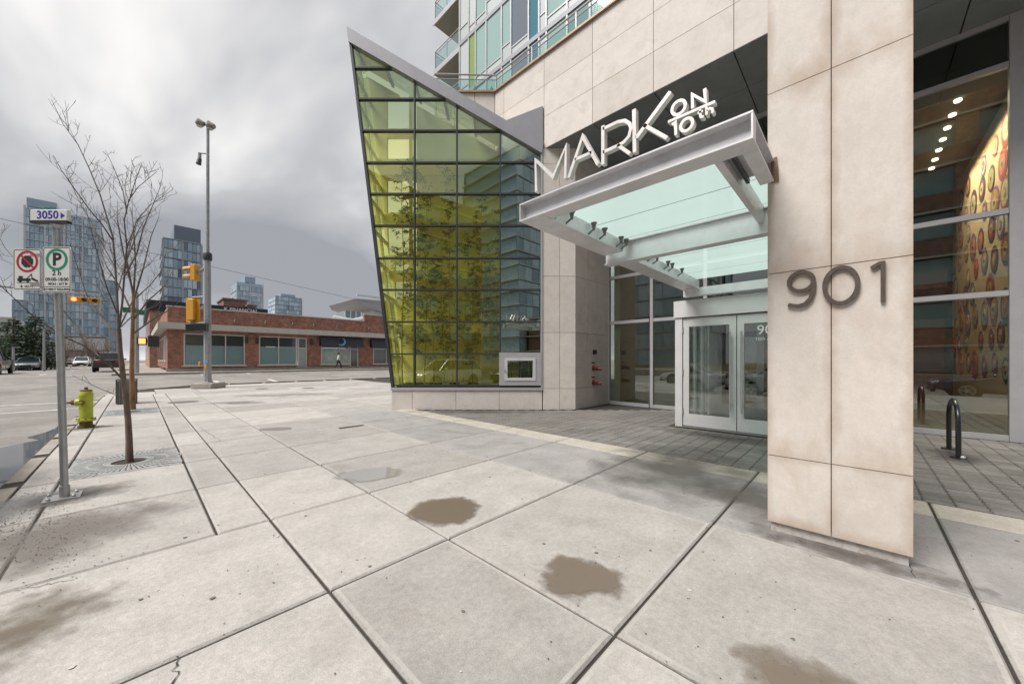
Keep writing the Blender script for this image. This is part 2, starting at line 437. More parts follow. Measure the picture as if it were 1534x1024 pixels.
bark = M_('bark_grey', (0.13,0.105,0.09), 0.95, var=0.35, scale=12, bump=0.8, bscale=60, stretch=(1,1,0.3))
bark_red = M_('bark_trunk', (0.17,0.115,0.092), 0.95, var=0.45, scale=9, bump=0.8, bscale=50, dirt=(0.29,0.25,0.21), dirt_amt=0.8, dscale=6, stretch=(1,1,0.35))
bark_peel = M_('bark_peeling', (0.24,0.125,0.065), 0.95, var=0.5, scale=8, bump=0.8, bscale=40, dirt=(0.30,0.26,0.22), dirt_amt=0.9, dscale=5, stretch=(1,1,0.3))
grate_mat = M_('cast_grate', (0.38,0.385,0.375), 0.55, 0.4, var=0.15, scale=9)
slot_mat = M_('grate_slot', (0.02,0.018,0.016), 0.9)
slot_light = M_('grate_rib', (0.52,0.53,0.51), 0.5, 0.3)
soil = M_('soil', (0.05,0.038,0.03), 1.0, var=0.4, scale=20, bump=1.0, bscale=30)
brick_red = M_brick('red_brick', (0.36,0.135,0.08), (0.26,0.095,0.06), (0.30,0.25,0.22))
brick_tan = M_brick('tan_brick', (0.43,0.22,0.145), (0.36,0.18,0.12), (0.40,0.34,0.30))
brick_dark = M_brick('orange_brick', (0.27,0.115,0.07), (0.20,0.085,0.06), (0.34,0.30,0.27))
cream = M_('cream_paint', (0.52,0.50,0.45), 0.7, var=0.1, scale=2, dirt=(0.3,0.27,0.22), dirt_amt=0.4, dscale=2)
window_trim = M_('window_trim', (0.60,0.57,0.53), 0.6)
shop_glass = M_('frosted_shop_glass', (0.20,0.30,0.31), 0.12, var=0.08, scale=0.5, spec=0.7)
shop_glass_dark = M_('dark_shop_glass', (0.05,0.06,0.062), 0.06, spec=0.8)
shop_inside = M_('lit_shop_window', (0.34,0.43,0.38), 0.15, var=0.3, scale=1.2, spec=0.6)
navy = M_('navy_fascia', (0.02,0.026,0.042), 0.6)
sign_white = M_('sign_white', (0.66,0.66,0.64), 0.45)
sign_black = M_('sign_black', (0.015,0.015,0.015), 0.5)
sign_red = M_('sign_red', (0.40,0.015,0.03), 0.45)
sign_green = M_('sign_green', (0.01,0.24,0.13), 0.45)
sign_blue = M_('sign_blue', (0.035,0.025,0.33), 0.45)
street_green = M_('street_sign_green', (0.01,0.17,0.085), 0.5)
blue_logo = M_('blue_logo', (0.15,0.32,0.60), 0.5)
red_lamp = M_('red_lamp', (0.5,0.03,0.01), 0.4, emit=(1.0,0.13,0.05), estr=2.2)
hand_lamp = M_('orange_hand_lamp', (0.5,0.10,0.02), 0.4, emit=(1.0,0.25,0.08), estr=1.2)
lens_dark = M_('dark_lens', (0.05,0.03,0.015), 0.3)
downlight = M_('downlight', (0.9,0.85,0.7), 0.5, emit=(1.0,0.86,0.62), estr=4.0)
def room(name, col, **k): return M_(name, col, 0.8, var=0.06, scale=2, **k)
wall_cream = room('atrium_wall', (0.80,0.77,0.55))
floor_dark = room('lobby_floor', (0.10,0.085,0.07))
wall_dark = room('lobby_wall', (0.085,0.07,0.06))
wall_orange = room('mural_ground', (0.56,0.40,0.23))
wall_beige = room('lobby_return', (0.36,0.33,0.24))
wood_red = room('lobby_timber', (0.11,0.04,0.028))
ceiling_dk = room('lobby_ceiling', (0.09,0.085,0.065))
atrium_glass = M_glass('atrium_glass', (0.97,0.975,0.63), refl=0.10, wave=0.16, wscale=0.55)
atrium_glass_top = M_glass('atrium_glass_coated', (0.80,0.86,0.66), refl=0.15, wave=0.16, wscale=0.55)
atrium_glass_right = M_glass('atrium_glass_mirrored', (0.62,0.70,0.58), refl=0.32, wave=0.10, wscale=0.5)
atrium_side = M_glass('atrium_side_glass', (0.93,0.95,0.80), refl=0.02)
clear_glass = M_glass('clear_glass', (0.88,0.91,0.89), refl=0.09, wave=0.05, wscale=0.7)
lobby_glass = M_glass('lobby_glass', (0.80,0.84,0.80), refl=0.15, wave=0.05, wscale=0.7)
rail_glass = M_glass('rail_glass', (0.80,0.90,0.89), refl=0.10)
tower_glass = M_('tower_window', (0.26,0.37,0.37), 0.05, spec=0.9, var=0.15, scale=0.4, objvar=0.25)
tower_aqua = M_('aqua_panel', (0.36,0.53,0.50), 0.12, spec=0.7, objvar=0.12)
tower_blue = M_('blue_panel', (0.06,0.20,0.27), 0.1, spec=0.8)
tower_slate = M_('slate_window', (0.17,0.20,0.24), 0.06, spec=0.8)
tower_lime = M_('lime_panel', (0.24,0.36,0.10), 0.3)
tower_white = M_('white_panel', (0.55,0.60,0.60), 0.3, objvar=0.06)
frost_panel = M_('frosted_panel', (0.55,0.66,0.61), 0.3)
def M_canopy():
    m = bpy.data.materials.new('frosted_canopy_glass'); m.use_nodes = True
    nt = m.node_tree; N = nt.nodes.new; L = nt.links.new
    nt.nodes.remove(nt.nodes['Principled BSDF']); out = nt.nodes['Material Output']
    tl = N('ShaderNodeBsdfTranslucent'); tl.inputs[0].default_value = (0.72,0.93,0.88,1)
    tr = N('ShaderNodeBsdfTransparent'); tr.inputs[0].default_value = (0.78,0.97,0.92,1)
    gl = N('ShaderNodeBsdfGlossy'); gl.inputs['Roughness'].default_value = 0.08
    a = N('ShaderNodeMixShader'); a.inputs[0].default_value = 0.45; L(tl.outputs[0], a.inputs[1]); L(tr.outputs[0], a.inputs[2])
    b = N('ShaderNodeMixShader'); b.inputs[0].default_value = 0.05; L(a.outputs[0], b.inputs[1]); L(gl.outputs[0], b.inputs[2])
    L(b.outputs[0], out.inputs['Surface']); return m
canopy_glass = M_canopy()
def M_leaf(name, col, trans=0.4):
    m = bpy.data.materials.new(name); m.use_nodes = True
    nt = m.node_tree; N = nt.nodes.new; L = nt.links.new
    p = nt.nodes['Principled BSDF']; out = nt.nodes['Material Output']
    p.inputs['Base Color'].default_value = (*col,1); p.inputs['Roughness'].default_value = 0.55
    t = N('ShaderNodeBsdfTranslucent'); t.inputs[0].default_value = (*col,1)
    mx = N('ShaderNodeMixShader'); mx.inputs[0].default_value = trans
    L(p.outputs[0], mx.inputs[1]); L(t.outputs[0], mx.inputs[2]); L(mx.outputs[0], out.inputs['Surface']); return m
bamboo_leaf = M_leaf('bamboo_leaf', (0.12,0.235,0.05), 0.5)
bamboo_leaf_dry = M_leaf('bamboo_leaf_dry', (0.27,0.22,0.08), 0.5)
bamboo_stem = M_('bamboo_stem', (0.42,0.33,0.12), 0.5, var=0.2, scale=8)
needle = M_leaf('spruce_needle', (0.06,0.095,0.05), 0.3)
needle2 = M_leaf('cedar_needle', (0.04,0.055,0.035), 0.2)
twig_brown = M_('twig_brown', (0.20,0.155,0.125), 0.95)

# ================================================================== setting
def ramp(a):
    t = min(1, max(0, (a-23)/17.0)); t = t*t*(3-2*t)
    return 0.45*t
def road_z(a): return -0.14 + ramp(a)
mb = MB()
ys = [-400,-60,-20,0,10,20,23,26,28,30,32,34,36,38,40,60,120,300,900]
xs = [-900,-120,-30,-14,-8,-4,-1,4,12,30,80,300,900]
vid = {}
for i, y in enumerate(ys):
    for j, x in enumerate(xs):
        vid[i,j] = len(mb.v); mb.v.append((x, y, road_z(y)))
for i in range(len(ys)-1):
    for j in range(len(xs)-1):
        mb.face((vid[i,j],vid[i,j+1],vid[i+1,j+1],vid[i+1,j]))
solo('road', mb, asphalt, kind='structure')

# near pavement: bed with dark joints, slabs on top
KERB_B = -1.14
corner = []
for k in range(9):
    t = k/8*math.pi/2
    corner.append((KERB_B+5.0-5.0*math.cos(t)-0.0, 21.8+5.0*math.sin(t)))
bed_poly = [(KERB_B,-14)] + corner + [(14,26.8),(26,26.8),(26,-14)]
pav = solo('sidewalk', MB().prism(bed_poly, 'z', -0.5, -0.022), joint_mat, kind='structure')
# kerb stones along the street
def kerb_run(pts, w=0.17, z=0.0, parent=None, seg=1.85):
    for i in range(len(pts)-1):
        p, q = Vector(pts[i]), Vector(pts[i+1]); L = (q-p).length
        n = max(1, round(L/seg))
        for k in range(n):
            a = p.lerp(q, k/n + 0.004); b = p.lerp(q, (k+1)/n - 0.004)
            d = (b-a).normalized(); nn = Vector((-d.y, d.x))  # to the road side
            z0, z1 = z+ramp(a.y)-0.3, z+ramp(a.y)
            z2 = z+ramp(b.y)
            rA = [(a-nn*w), (a+nn*0.005), (a+nn*0.0), (a-nn*w)]
            m = MB()
            def ring(o, zt):
                return [(*(o-nn*w),zt-0.35),(*(o+nn*0.03),zt-0.35),(*(o+nn*0.0),zt-0.035),(*(o-nn*0.03),zt),(*(o-nn*w),zt)]
            m.loft([ring(a, z1), ring(b, z2)])
            part('kerb_stone', m, kerb_mat, parent)
kerb_run([(KERB_B-0.02,-13),(KERB_B-0.02,21.8)] + [(c[0]-0.01,c[1]+0.0) for c in corner[1:]] + [(26,26.82)], parent=pav)
def slab(x0, x1, y0, y1, mat, top=0.0, g=0.011, edge=0.036):
    m = MB()
    def ring(i, z): return [(x0+i,y0+i,z),(x1-i,y0+i,z),(x1-i,y1-i,z),(x0+i,y1-i,z)]
    dz = random.uniform(-0.0022, 0.0022); g = g*random.uniform(0.75,1.2)
    m.loft([ring(g,-0.05), ring(g,top-0.012+dz), ring(g+0.012,top+dz)], cap=False)
    m.cur = 1; m.loft([ring(g+0.012,top+dz), ring(g+edge,top+dz)], cap=False)
    m.cur = 0; o = len(m.v); m.v += ring(g+edge, top+dz); m.face((o,o+1,o+2,o+3))
    return part('paving_slab', m, [mat, concrete_edge if mat is concrete else mat], pav)
AL = [-13.3,-11.8,-10.35,-8.87,-7.4,-5.9,-4.95,-3.47,-2.0,-0.53,0.94,2.43,3.9,5.42,6.9,8.3,9.7,11.2,12.6,14.0,15.5,17.0,18.5,20.0,21.5]
def in_corner(x, y): # inside the bed
    if y <= 21.8: return True
    if y > 26.7: return False
    return x > KERB_B+5.0-math.sqrt(max(0,25-(y-21.8)**2))+0.15
for i in range(len(AL)-1):
    y0, y1 = AL[i], AL[i+1]
    cols = [(KERB_B+0.16,-0.67),(-0.67,0.49),(0.49,0.89),(0.89,1.85),(1.85,3.73)]
    if y1 <= 3.95: cols = [(KERB_B+0.16,-0.67),(-0.67,0.89),(0.89,1.85),(1.85,3.73)]
    for (x0,x1) in cols:
        if (x0,x1) == (-0.67,0.49) and abs(y0-6.9) < 0.01: continue       # tree grates
        if (x0,x1) == (-0.67,0.49) and abs(y0-14.0) < 0.01: continue
        slab(x0,x1,y0,y1,concrete)
    if y0 < 9.6:
        slab(3.73,5.4,y0,y1,concrete_cool)
        slab(5.4,5.9,y0,y1,concrete_band, edge=0.03)
    else:
        for (x0,x1) in ((3.73,5.6),(5.6,7.5),(7.5,9.4),(9.4,11.3)): slab(x0,x1,y0,y1,concrete)
for y0,y1 in ((21.5,23.1),(23.1,24.7),(24.7,26.3)):
    for x0,x1 in ((0.6,2.1),(2.1,3.73),(3.73,5.6),(5.6,7.5),(7.5,9.4),(9.4,11.3)):
        if in_corner(x0,y1) and in_corner(x0,y0): slab(x0,x1,y0,y1,concrete)
slab(KERB_B+0.2,0.6,21.5,23.1,concrete)
# permeable pavers of the entrance court
pv = []
PX, PY = 0.11, 0.22
def paver_mesh(mb, x0, y0, dz=0.0):
    x1, y1 = x0+PX-0.005, y0+PY-0.006
    xm = (x0+x1)/2; n = 0.014; w = 0.020
    out = [(x0,y0),(xm-w,y0),(xm-w,y0+n),(xm+w,y0+n),(xm+w,y0),(x1,y0),(x1,y1),(xm+w,y1),(xm+w,y1-n),(xm-w,y1-n),(xm-w,y1),(x0,y1)]
    lo = len(mb.v)
    mb.loft([[(x,y,-0.045) for x,y in out],[(x,y,dz) for x,y in out]], cap=False)
    nn = len(mb.v)
    mb.face([nn-12+k for k in range(12)])
court = solo('paver_court', MB().prism([(5.9,-9),(5.9,9.35),(9.3,5.97),(11.25,5.97),(11.25,-9)], 'z', -0.03, -0.016), joint_mat, kind='structure')
nx = int((11.22-5.91)/PX); ny = int((9.3+8.9)/PY)
for i in range(nx):
    for j in range(ny):
        x = 5.912+i*PX; y = -8.85+j*PY
        if x+y+PY > 15.2 or (y+PY > 5.93 and x+PX > 9.25): continue
        if x+PX > 8.5 and 0.02 < y+PY and y < 2.95: continue
        Yd = (x+y)/S2; Xd = (x-y)/S2
        u = CX_PX+F_PX*Xd/max(Yd,0.2); v = HZ_PX+F_PX*1.5/max(Yd,0.2)
        vis = (1370 < u < 1560 or 560 < u < 1146) and Yd > 0.5
        pv.append((0 if vis else 1, Yd, x, y))
pv.sort()
base_pm = MB(); paver_mesh(base_pm, 0, 0); base_me = base_pm.mesh('paver'); base_me.materials.append(paver_mat)
rest = MB()
for k, (h_, d_, x, y) in enumerate(pv):
    dz = random.uniform(-0.004, 0.001)
    if k < 300 and h_ == 0:
        o = bpy.data.objects.new('paver', base_me); C.objects.link(o); o.location = (x,y,dz); o.parent = court
    else:
        paver_mesh(rest, x, y, dz)
part('paver_field', rest, paver_mat, court, kind='stuff')
# far pavements round the brick block
def zbox(x0,x1,y0,y1,top,bot): return MB().box(x0,x1,y0,y1,bot,top)
far_pav = solo('far_sidewalk', MB().prism([(-1.3,38.2),(60,38.2),(60,160),(-1.3,160)], 'z', 0.0, 0.45), kerb_mat, kind='structure')
for k in range(14):
    part('paving_slab', zbox(-1.1+k*2.2,1.05+k*2.2,38.4,40.8,0.458,0.44), concrete_cool if k%3==0 else concrete, far_pav)
solo('opposite_sidewalk', MB().prism([(-17.5,-60),(-14,-60),(-14,160),(-17.5,160)], 'z', -0.3, 0.47), kerb_mat, kind='structure')
solo('verge', MB().prism([(-120,-60),(-17.5,-60),(-17.5,260),(-120,260)], 'z', -0.4, 0.46), M_('dry_grass', (0.16,0.13,0.07), 1.0, var=0.35, scale=1.2), kind='structure')
# road paint
def paint(x0,x1,y0,y1):
    m = MB(); z0, z1 = road_z(y0)+0.006, road_z(y1)+0.006
    m.add([(x0,y0,z0),(x1,y0,z0),(x1,y1,z1),(x0,y1,z1)], [(0,1,2,3)])
    solo('road_marking', m, paint_white, kind='structure')
paint(-13.5,-1.6,18.2,18.42); paint(-13.5,-1.8,21.2,21.42)
for k in range(4): paint(-5.2-k*3.0,-5.05-k*3.0,2,16.5)
for k in range(5): paint(-5.2,-5.05,43+k*9,46+k*9); paint(-8.6,-8.45,43+k*9,46+k*9)
paint(-13.5,-1.8,39.0,39.25); paint(-13.5,-1.8,42.2,42.45)
paint(3.6,3.85,28,37.6); paint(6.7,6.95,28,37.6)
for k in range(6): paint(12+k*5,14.4+k*5,32.3,32.45)
# damp patches and puddles
def puddle(name, px, py, rb, ra, rot, mat, z=0.004):
    c = gpt(px, py)
    m = MB(); n = 20
    vs = [(0,0,0)]+[(rb*math.cos(2*math.pi*k/n), ra*math.sin(2*math.pi*k/n), 0) for k in range(n)]
    m.add(vs, [(0,1+k,1+(k+1)%n) for k in range(n)])
    o = solo(name, m, mat, kind='structure'); o.location = (c[0],c[1],z); o.rotation_euler = (0,0,R(rot))
    return o
brown = (0.185,0.148,0.11)
puddle('puddle', 670, 764, 0.52, 0.50, 25, M_wet('damp_a', brown, 0.30, 3.1, 0.27, 0.36, 0.85, 3.2, namp=0.42))
puddle('puddle', 865, 862, 0.36, 0.42, 10, M_wet('damp_b', (0.20,0.16,0.12), 0.5, 9.4, 0.24, 0.37, 0.82, 5.2, namp=0.55))
puddle('puddle', 1220, 1036, 0.30, 0.38, 0, M_wet('damp_c', (0.21,0.165,0.12), 0.55, 5.7, 0.18, 0.40, 0.72, 5.2, namp=0.6))
puddle('puddle', 556, 710, 0.62, 0.42, -40, M_wet('water_d', (0.36,0.34,0.32), 0.03, 1.7, 0.29, 0.36, 0.85, 2.5, namp=0.35))
puddle('puddle', 412, 642, 0.5, 0.28, -40, M_wet('water_e', (0.42,0.40,0.375), 0.05, 6.2, 0.28, 0.36, 0.8, 2.5, namp=0.35))
puddle('puddle', 90, 800, 1.05, 0.75, 25, M_wet('damp_f', (0.20,0.175,0.15), 0.35, 4.2, 0.10, 0.46, 0.72, 2.6, namp=0.8))
puddle('puddle', 40, 755, 0.9, 0.6, 0, M_wet('damp_g', (0.27,0.26,0.25), 0.18, 8.8, 0.15, 0.45, 0.7, 2.6, namp=0.7), z=0.005)
puddle('puddle', 140, 735, 0.55, 0.32, 10, M_wet('damp_l', (0.22,0.18,0.14), 0.6, 3.3, 0.05, 0.42, 0.7, 4.0, namp=0.8), z=0.0045)
puddle('puddle', 10, 950, 0.50, 0.55, 0, M_wet('damp_h', (0.17,0.135,0.095), 0.6, 2.6, 0.00, 0.42, 0.72, 6.0, namp=1.0))
puddle('puddle', 1010, 700, 1.6, 1.1, 0, M_wet('damp_i', (0.13,0.117,0.104), 0.45, 7.1, 0.05, 0.50, 0.60, 2.4, namp=0.9), z=0.0045)
puddle('puddle', 1130, 745, 0.8, 0.7, 0, M_wet('damp_j', (0.14,0.125,0.11), 0.4, 2.1, 0.10, 0.5, 0.6, 3.2, namp=0.8), z=0.005)
# ragged dark patches laid at the feet of things
puddle('foot_patch', 1258, 826, 0.22, 0.75, 0, M_wet('foot_patch_a', (0.12,0.10,0.085), 0.85, 1.3, 0.0, 0.5, 0.75, 7.0, namp=0.9), z=0.0046)
puddle('foot_patch', 97, 746, 0.34, 0.34, 0, M_wet('foot_patch_b', (0.12,0.105,0.09), 0.8, 2.9, 0.0, 0.5, 0.8, 7.0, namp=0.8), z=0.0055)
puddle('foot_patch', 129, 641, 0.42, 0.42, 0, M_wet('foot_patch_c', (0.13,0.11,0.09), 0.8, 5.2, 0.0, 0.5, 0.8, 6.0, namp=0.8))
puddle('foot_patch', 1430, 683, 0.75, 0.3, 0, M_wet('foot_patch_d', (0.07,0.062,0.055), 0.85, 8.1, 0.0, 0.5, 0.7, 5.0, namp=0.8), z=0.006)
puddle('foot_patch', 720, 616, 0.5, 2.4, 45, M_wet('foot_patch_e', (0.10,0.09,0.078), 0.85, 6.6, 0.0, 0.5, 0.6, 4.0, namp=0.9), z=0.006)
puddle('foot_patch', 1090, 655, 0.45, 1.6, 0, M_wet('foot_patch_f', (0.08,0.07,0.062), 0.85, 4.4, 0.0, 0.5, 0.6, 4.0, namp=0.9), z=0.006)
# hairline cracks, gum and grit
def crack(px0, py0, px1, py1, n, wob, w, seed):
    rg = random.Random(seed); p, q = Vector(gpt(px0,py0)), Vector(gpt(px1,py1)); d = (q-p); nn = Vector((-d.y,d.x,0)).normalized(); mbk = MB(); L_ = []; R_ = []
    for k in range(n+1):
        c = p.lerp(q, k/n)+nn*rg.uniform(-wob,wob)*(1 if 0 < k < n else 0); ww = w*rg.uniform(0.3,1.0)
        L_.append((c.x+nn.x*ww,c.y+nn.y*ww,0.0035)); R_.append((c.x-nn.x*ww,c.y-nn.y*ww,0.0035))
    for k in range(n): mbk.add([L_[k],R_[k],R_[k+1],L_[k+1]], [(0,1,2,3)])
    part('crack', mbk, joint_mat, pav)
crack(265,983,258,1060,14,0.02,0.005,1); crack(1148,798,1160,806,5,0.01,0.004,2); crack(1362,845,1372,866,5,0.01,0.004,3)
crack(20,885,110,868,16,0.015,0.004,4); crack(300,640,330,660,10,0.02,0.004,6)
rgk = random.Random(77); gum_l = MB(); gum_d = MB(); grit = MB()
for k in range(240):
    x, y = rgk.uniform(-0.9,5.3), rgk.uniform(-1.5,9.5); r_ = rgk.uniform(0.006,0.017)
    tgt = gum_d if rgk.random() < 0.6 else gum_l; n = 7; a0 = rgk.random()*6
    tgt.add([(x,y,0.0042)]+[(x+r_*rgk.uniform(0.6,1.2)*math.cos(a0+6.283*q/n),y+r_*rgk.uniform(0.6,1.2)*math.sin(a0+6.283*q/n),0.0036) for q in range(n)], [(0,1+q,1+(q+1)%n) for q in range(n)])
for k in range(1500):
    c = gpt(rgk.gauss(45,55), rgk.gauss(775,38)) if k < 900 else (rgk.uniform(-1.0,6), rgk.uniform(-2,9), 0)
    if k < 900 and (c[1] > 9 or c[1] < 2 or c[0] < -1.0): continue
    r_ = rgk.uniform(0.002,0.006); x, y = c[0], c[1]
    grit.add([(x-r_,y,0.004),(x,y-r_,0.004),(x+r_*1.3,y,0.004),(x,y+r_,0.004),(x,y,0.004+r_)], [(0,1,4),(1,2,4),(2,3,4),(3,0,4)])
part('gum_spots', gum_d, M_('gum_dark', (0.16,0.145,0.13), 0.8), pav, kind='stuff'); part('gum_spots_pale', gum_l, M_('gum_pale', (0.56,0.53,0.48), 0.8), pav, kind='stuff')
part('grit', grit, M_('grit_stone', (0.12,0.105,0.09), 0.95), pav, kind='stuff')
for (px,py,r_) in ((395,592,0.9),(462,590,0.9),(358,603,0.8)):
    puddle('puddle', px, py, r_*1.6, r_*0.8, -45, M_wet('water_k%d'%px, (0.50,0.475,0.45), 0.25, px*0.1, 0.20, 0.42, 0.6, 1.4, namp=0.6), z=0.004)
# water standing in the gutter
m = MB(); pts = []
for k in range(30):
    y = -2+k*0.55
    w = 0.55+0.28*math.sin(k*1.7)+0.2*math.sin(k*0.6+1) + (0.75 if 5 < y < 10 else 0)
    if y > 12.5: w *= 0.45
    pts.append((KERB_B-0.03-max(0.2,w), y))
poly = [(KERB_B-0.015,-2.2)] + [(KERB_B-0.015, 13.8)] + pts[::-1]
m.add([(x,y,-0.131) for x,y in poly], [tuple(range(len(poly)))])
solo('gutter_water', m, M_('standing_water', (0.10,0.095,0.09), 0.02, spec=1.0), kind='structure')
# covers and frames in the plaza floor
for px, py, r_ in ((393,582,0.30),(462,581,0.30),(357,603,0.33),(275,602,0.42)):
    c = gpt(px, py)
    mbc = MB().lathe((c[0],c[1],0), [(r_,-0.02),(r_,0.005),(r_*0.9,0.006),(r_*0.88,0.003),(0.02,0.003)], 20)
    solo('manhole_cover', mbc, M_('iron_cover_%d'%px, (0.17,0.155,0.14), 0.6, 0.4, var=0.3, scale=9),
         {393:'small round iron cover in the paving beside a white patch near the signal pole', 462:'round iron cover in the plaza between pole and glass atrium', 357:'round iron cover with pale wet streak in front of the signal pole', 275:'wide round iron cover flush with the slabs near the litter bin'}[px], 'cover', (c[0],c[1],0))
g0 = gpt(512,641); g1 = gpt(546,637)
solo('drain_channel', MB().box(g0[0]-0.05,g1[0]+0.0,g0[1]-0.05,g0[1]+0.06,-0.01,0.006), slot_mat, 'short narrow dark drain slot set into the concrete slabs', 'drain', (g0[0],g0[1],0))

# ================================================================== main building: podium, recess, tower
# fascia of stone panels above the entrance recess
bld = thing('apartment_building', 'stone clad apartment building with glass tower set back above its podium', 'building', (12,4,0))
FB = 8.62
jz = [7.80, 8.75, 9.68, 10.56]
ja = [8.74,8.31,6.64,5.02,3.41,1.79,0.17,-1.45,-3.07,-4.69,-6.31,-7.93]
part('podium_wall', MB().prism([(FB+0.04,-8),(FB+0.04,8.72),(7.2,10.16),(9.6,12.6),(14,12.6),(14,-8)], 'z', 7.84, 10.56), seam, bld)
for i in range(len(ja)-1):
    for k in range(3):
        part('stone_panel', MB().box(FB-0.0,FB+0.035,ja[i+1]+0.006,ja[i]-0.006,jz[k]+0.006,jz[k+1]-0.006), stone, bld)
for k in range(3): # splayed corner panels
    for t0, t1 in ((0.0,0.33),(0.33,0.66),(0.66,1.0)):
        p = Vector((FB,8.745)).lerp(Vector((7.16,10.2)), t0+0.004); q = Vector((FB,8.745)).lerp(Vector((7.16,10.2)), t1-0.004)
        n = Vector((1,1)).normalized()*0.03
        part('stone_panel', MB().prism([tuple(p),tuple(q),tuple(q+n),tuple(p+n)], 'z', jz[k]+0.006, jz[k+1]-0.006), stone, bld)
part('parapet_cap', MB().prism([(FB-0.07,-8),(FB-0.07,8.71),(7.09,10.2),(7.3,10.4),(FB+0.3,9.0),(FB+0.3,-8)], 'z', 10.56, 10.62), copper_cap, bld)
# terrace railing
def rail_line(P, zb, hgt, parent, step=1.55):
    for i in range(len(P)-1):
        p, q = Vector(P[i]), Vector(P[i+1]); L = (q-p).length; n = max(1, round(L/step)); d = (q-p)/L; nn = Vector((-d.y,d.x))*0.006
        part('hand_rail', MB().tube([(*p,zb+hgt),(*q,zb+hgt)], 0.028, 8), silver, parent, 30)
        part('hand_rail', MB().tube([(*p,zb+hgt-0.16),(*q,zb+hgt-0.16)], 0.018, 6), silver, parent, 30)
        for k in range(n):
            a, b = p.lerp(q,k/n)+d*0.03, p.lerp(q,(k+1)/n)-d*0.03
            part('rail_glass', MB().prism([tuple(a-nn),tuple(b-nn),tuple(b+nn),tuple(a+nn)], 'z', zb+0.05, zb+hgt-0.17), rail_glass, parent)
            c = p.lerp(q,k/n)
            part('rail_post', MB().box(c.x-0.02,c.x+0.02,c.y-0.02,c.y+0.02,zb,zb+hgt-0.02), silver, parent)
rail_line([(FB+0.1,-4),(FB+0.1,8.78),(7.2,10.22)], 10.62, 0.62, bld)
# soffit over the recess
sy = [8.6,6.6,5.0,3.4,1.8,0.2,-1.4,-3.0,-4.6,-6.2,-7.8]
for i in range(len(sy)-1):
    for x0,x1 in ((FB+0.02,10.0),(10.0,11.32)):
        part('soffit_panel', MB().box(x0+0.008,x1-0.008,sy[i+1]+0.012,sy[i]-0.012,7.79,7.83), soffit_mat, bld)
# tall stone pier at the end of the atrium (splayed face + return)
pz = [0.0,0.63,2.30,3.98,5.66,7.34,7.80]
pc = [(1.36,10.80),(1.86,10.80),(2.33,10.80)]
for k in range(len(pz)-1):
    for t in range(2):
        p = cam2w((pc[t][0]+0.005,10.76,0)); q = cam2w((pc[t+1][0]-0.005 if t==0 else pc[t+1][0],10.76,0)); n = Vector((1,1)).normalized()*0.04
        part('stone_panel', MB().prism([p[:2],q[:2],(q[0]+n.x,q[1]+n.y),(p[0]+n.x,p[1]+n.y)], 'z', pz[k]+0.005, pz[k+1]-0.005), stone, bld)
    cc = cam2w((2.33,10.76,0))
    for x0,x1 in ((cc[0],9.95),(9.95,10.62),(10.62,11.24)):
        part('stone_panel', MB().box(x0+0.005,x1-0.005,cc[1]-0.0,cc[1]+0.04,pz[k]+0.005,pz[k+1]-0.005), stone, bld)
part('pier_core', MB().prism([cam2w((1.37,10.82,0))[:2],(cc[0]+0.04,cc[1]+0.05),(11.2,cc[1]+0.05),(11.2,9.5),(9.6,9.5)], 'z', 0.0, 7.79), seam, bld)
# recessed lobby glazing
GB = 11.3
mull = [5.96,4.51,3.02,1.50,-0.30,-2.03,-3.6,-5.2,-6.8,-8.2]
tz = [0.06,2.72,4.22,6.90,7.74]
for i, a in enumerate(mull):
    w = 0.045 if i != 5 else 0.075
    part('mullion', MB().box(GB-0.06,GB+0.06,a-w,a+w,0.0,7.78), silver, bld)
for z in tz:
    for i in range(len(mull)-1):
        part('transom', MB().box(GB-0.05,GB+0.05,mull[i+1]+0.08,mull[i]-0.05,z-0.055 if z>0.1 else 0.0,z+0.045), silver, bld)
for i in range(len(mull)-1):
    for k in range(4):
        mt = frost_panel if i >= 5 else (M_glass('spandrel_glass', (0.42,0.46,0.30), 0.10) if (k == 3 and i == 4) else lobby_glass)
        part('pane', MB().box(GB-0.008,GB+0.008,mull[i+1]+0.05,mull[i]-0.05,tz[k]+0.05,tz[k+1]-0.055), mt, bld)
# lobby interior
part('lobby_floor', MB().box(GB+0.07,21,-9,9,-0.05,-0.005), floor_dark, bld)
part('lobby_ceiling', MB().box(GB+0.07,21,-9,6,7.0,7.2), ceiling_dk, bld)
part('lobby_back_wall', MB().box(20.6,20.9,-9,6,-0.05,7.0), wall_dark, bld)
part('lobby_side_wall', MB().box(GB+0.07,20.6,5.6,5.8,-0.05,7.0), wall_beige, bld)
part('lobby_partition', MB().box(13.6,13.8,3.2,5.6,0,7.0), wall_beige, bld)
part('lobby_timber_wall', MB().box(19.6,19.9,-2.1,1.2,0.0,2.9), wood_red, bld)
part('lobby_beam', MB().box(19.0,19.5,-2.1,3.0,3.9,4.5), wood_red, bld)
mural_wall = part('mural_wall', MB().box(GB+0.12,18.9,-2.45,-2.2,0.0,7.0), wall_orange, bld)
for k in range(7):
    b_ = 12.3+k*0.64
    dl = bpy.data.lights.new('downlight_lamp', 'SPOT'); dl.energy = 75; dl.spot_size = R(125); dl.spot_blend = 0.6; dl.color = (1.0,0.84,0.62); dl.shadow_soft_size = 0.06
    dlo = bpy.data.objects.new('downlight_lamp', dl); C.objects.link(dlo); dlo.location = (b_-12,-1.5-4,6.93); dlo.rotation_euler = (R(-14),0,0); dlo.parent = bld
    part('downlight', MB().lathe((b_,-1.5,6.955), [(0.055,0.04),(0.055,0.0),(0.01,0.0)], 12), downlight, bld)
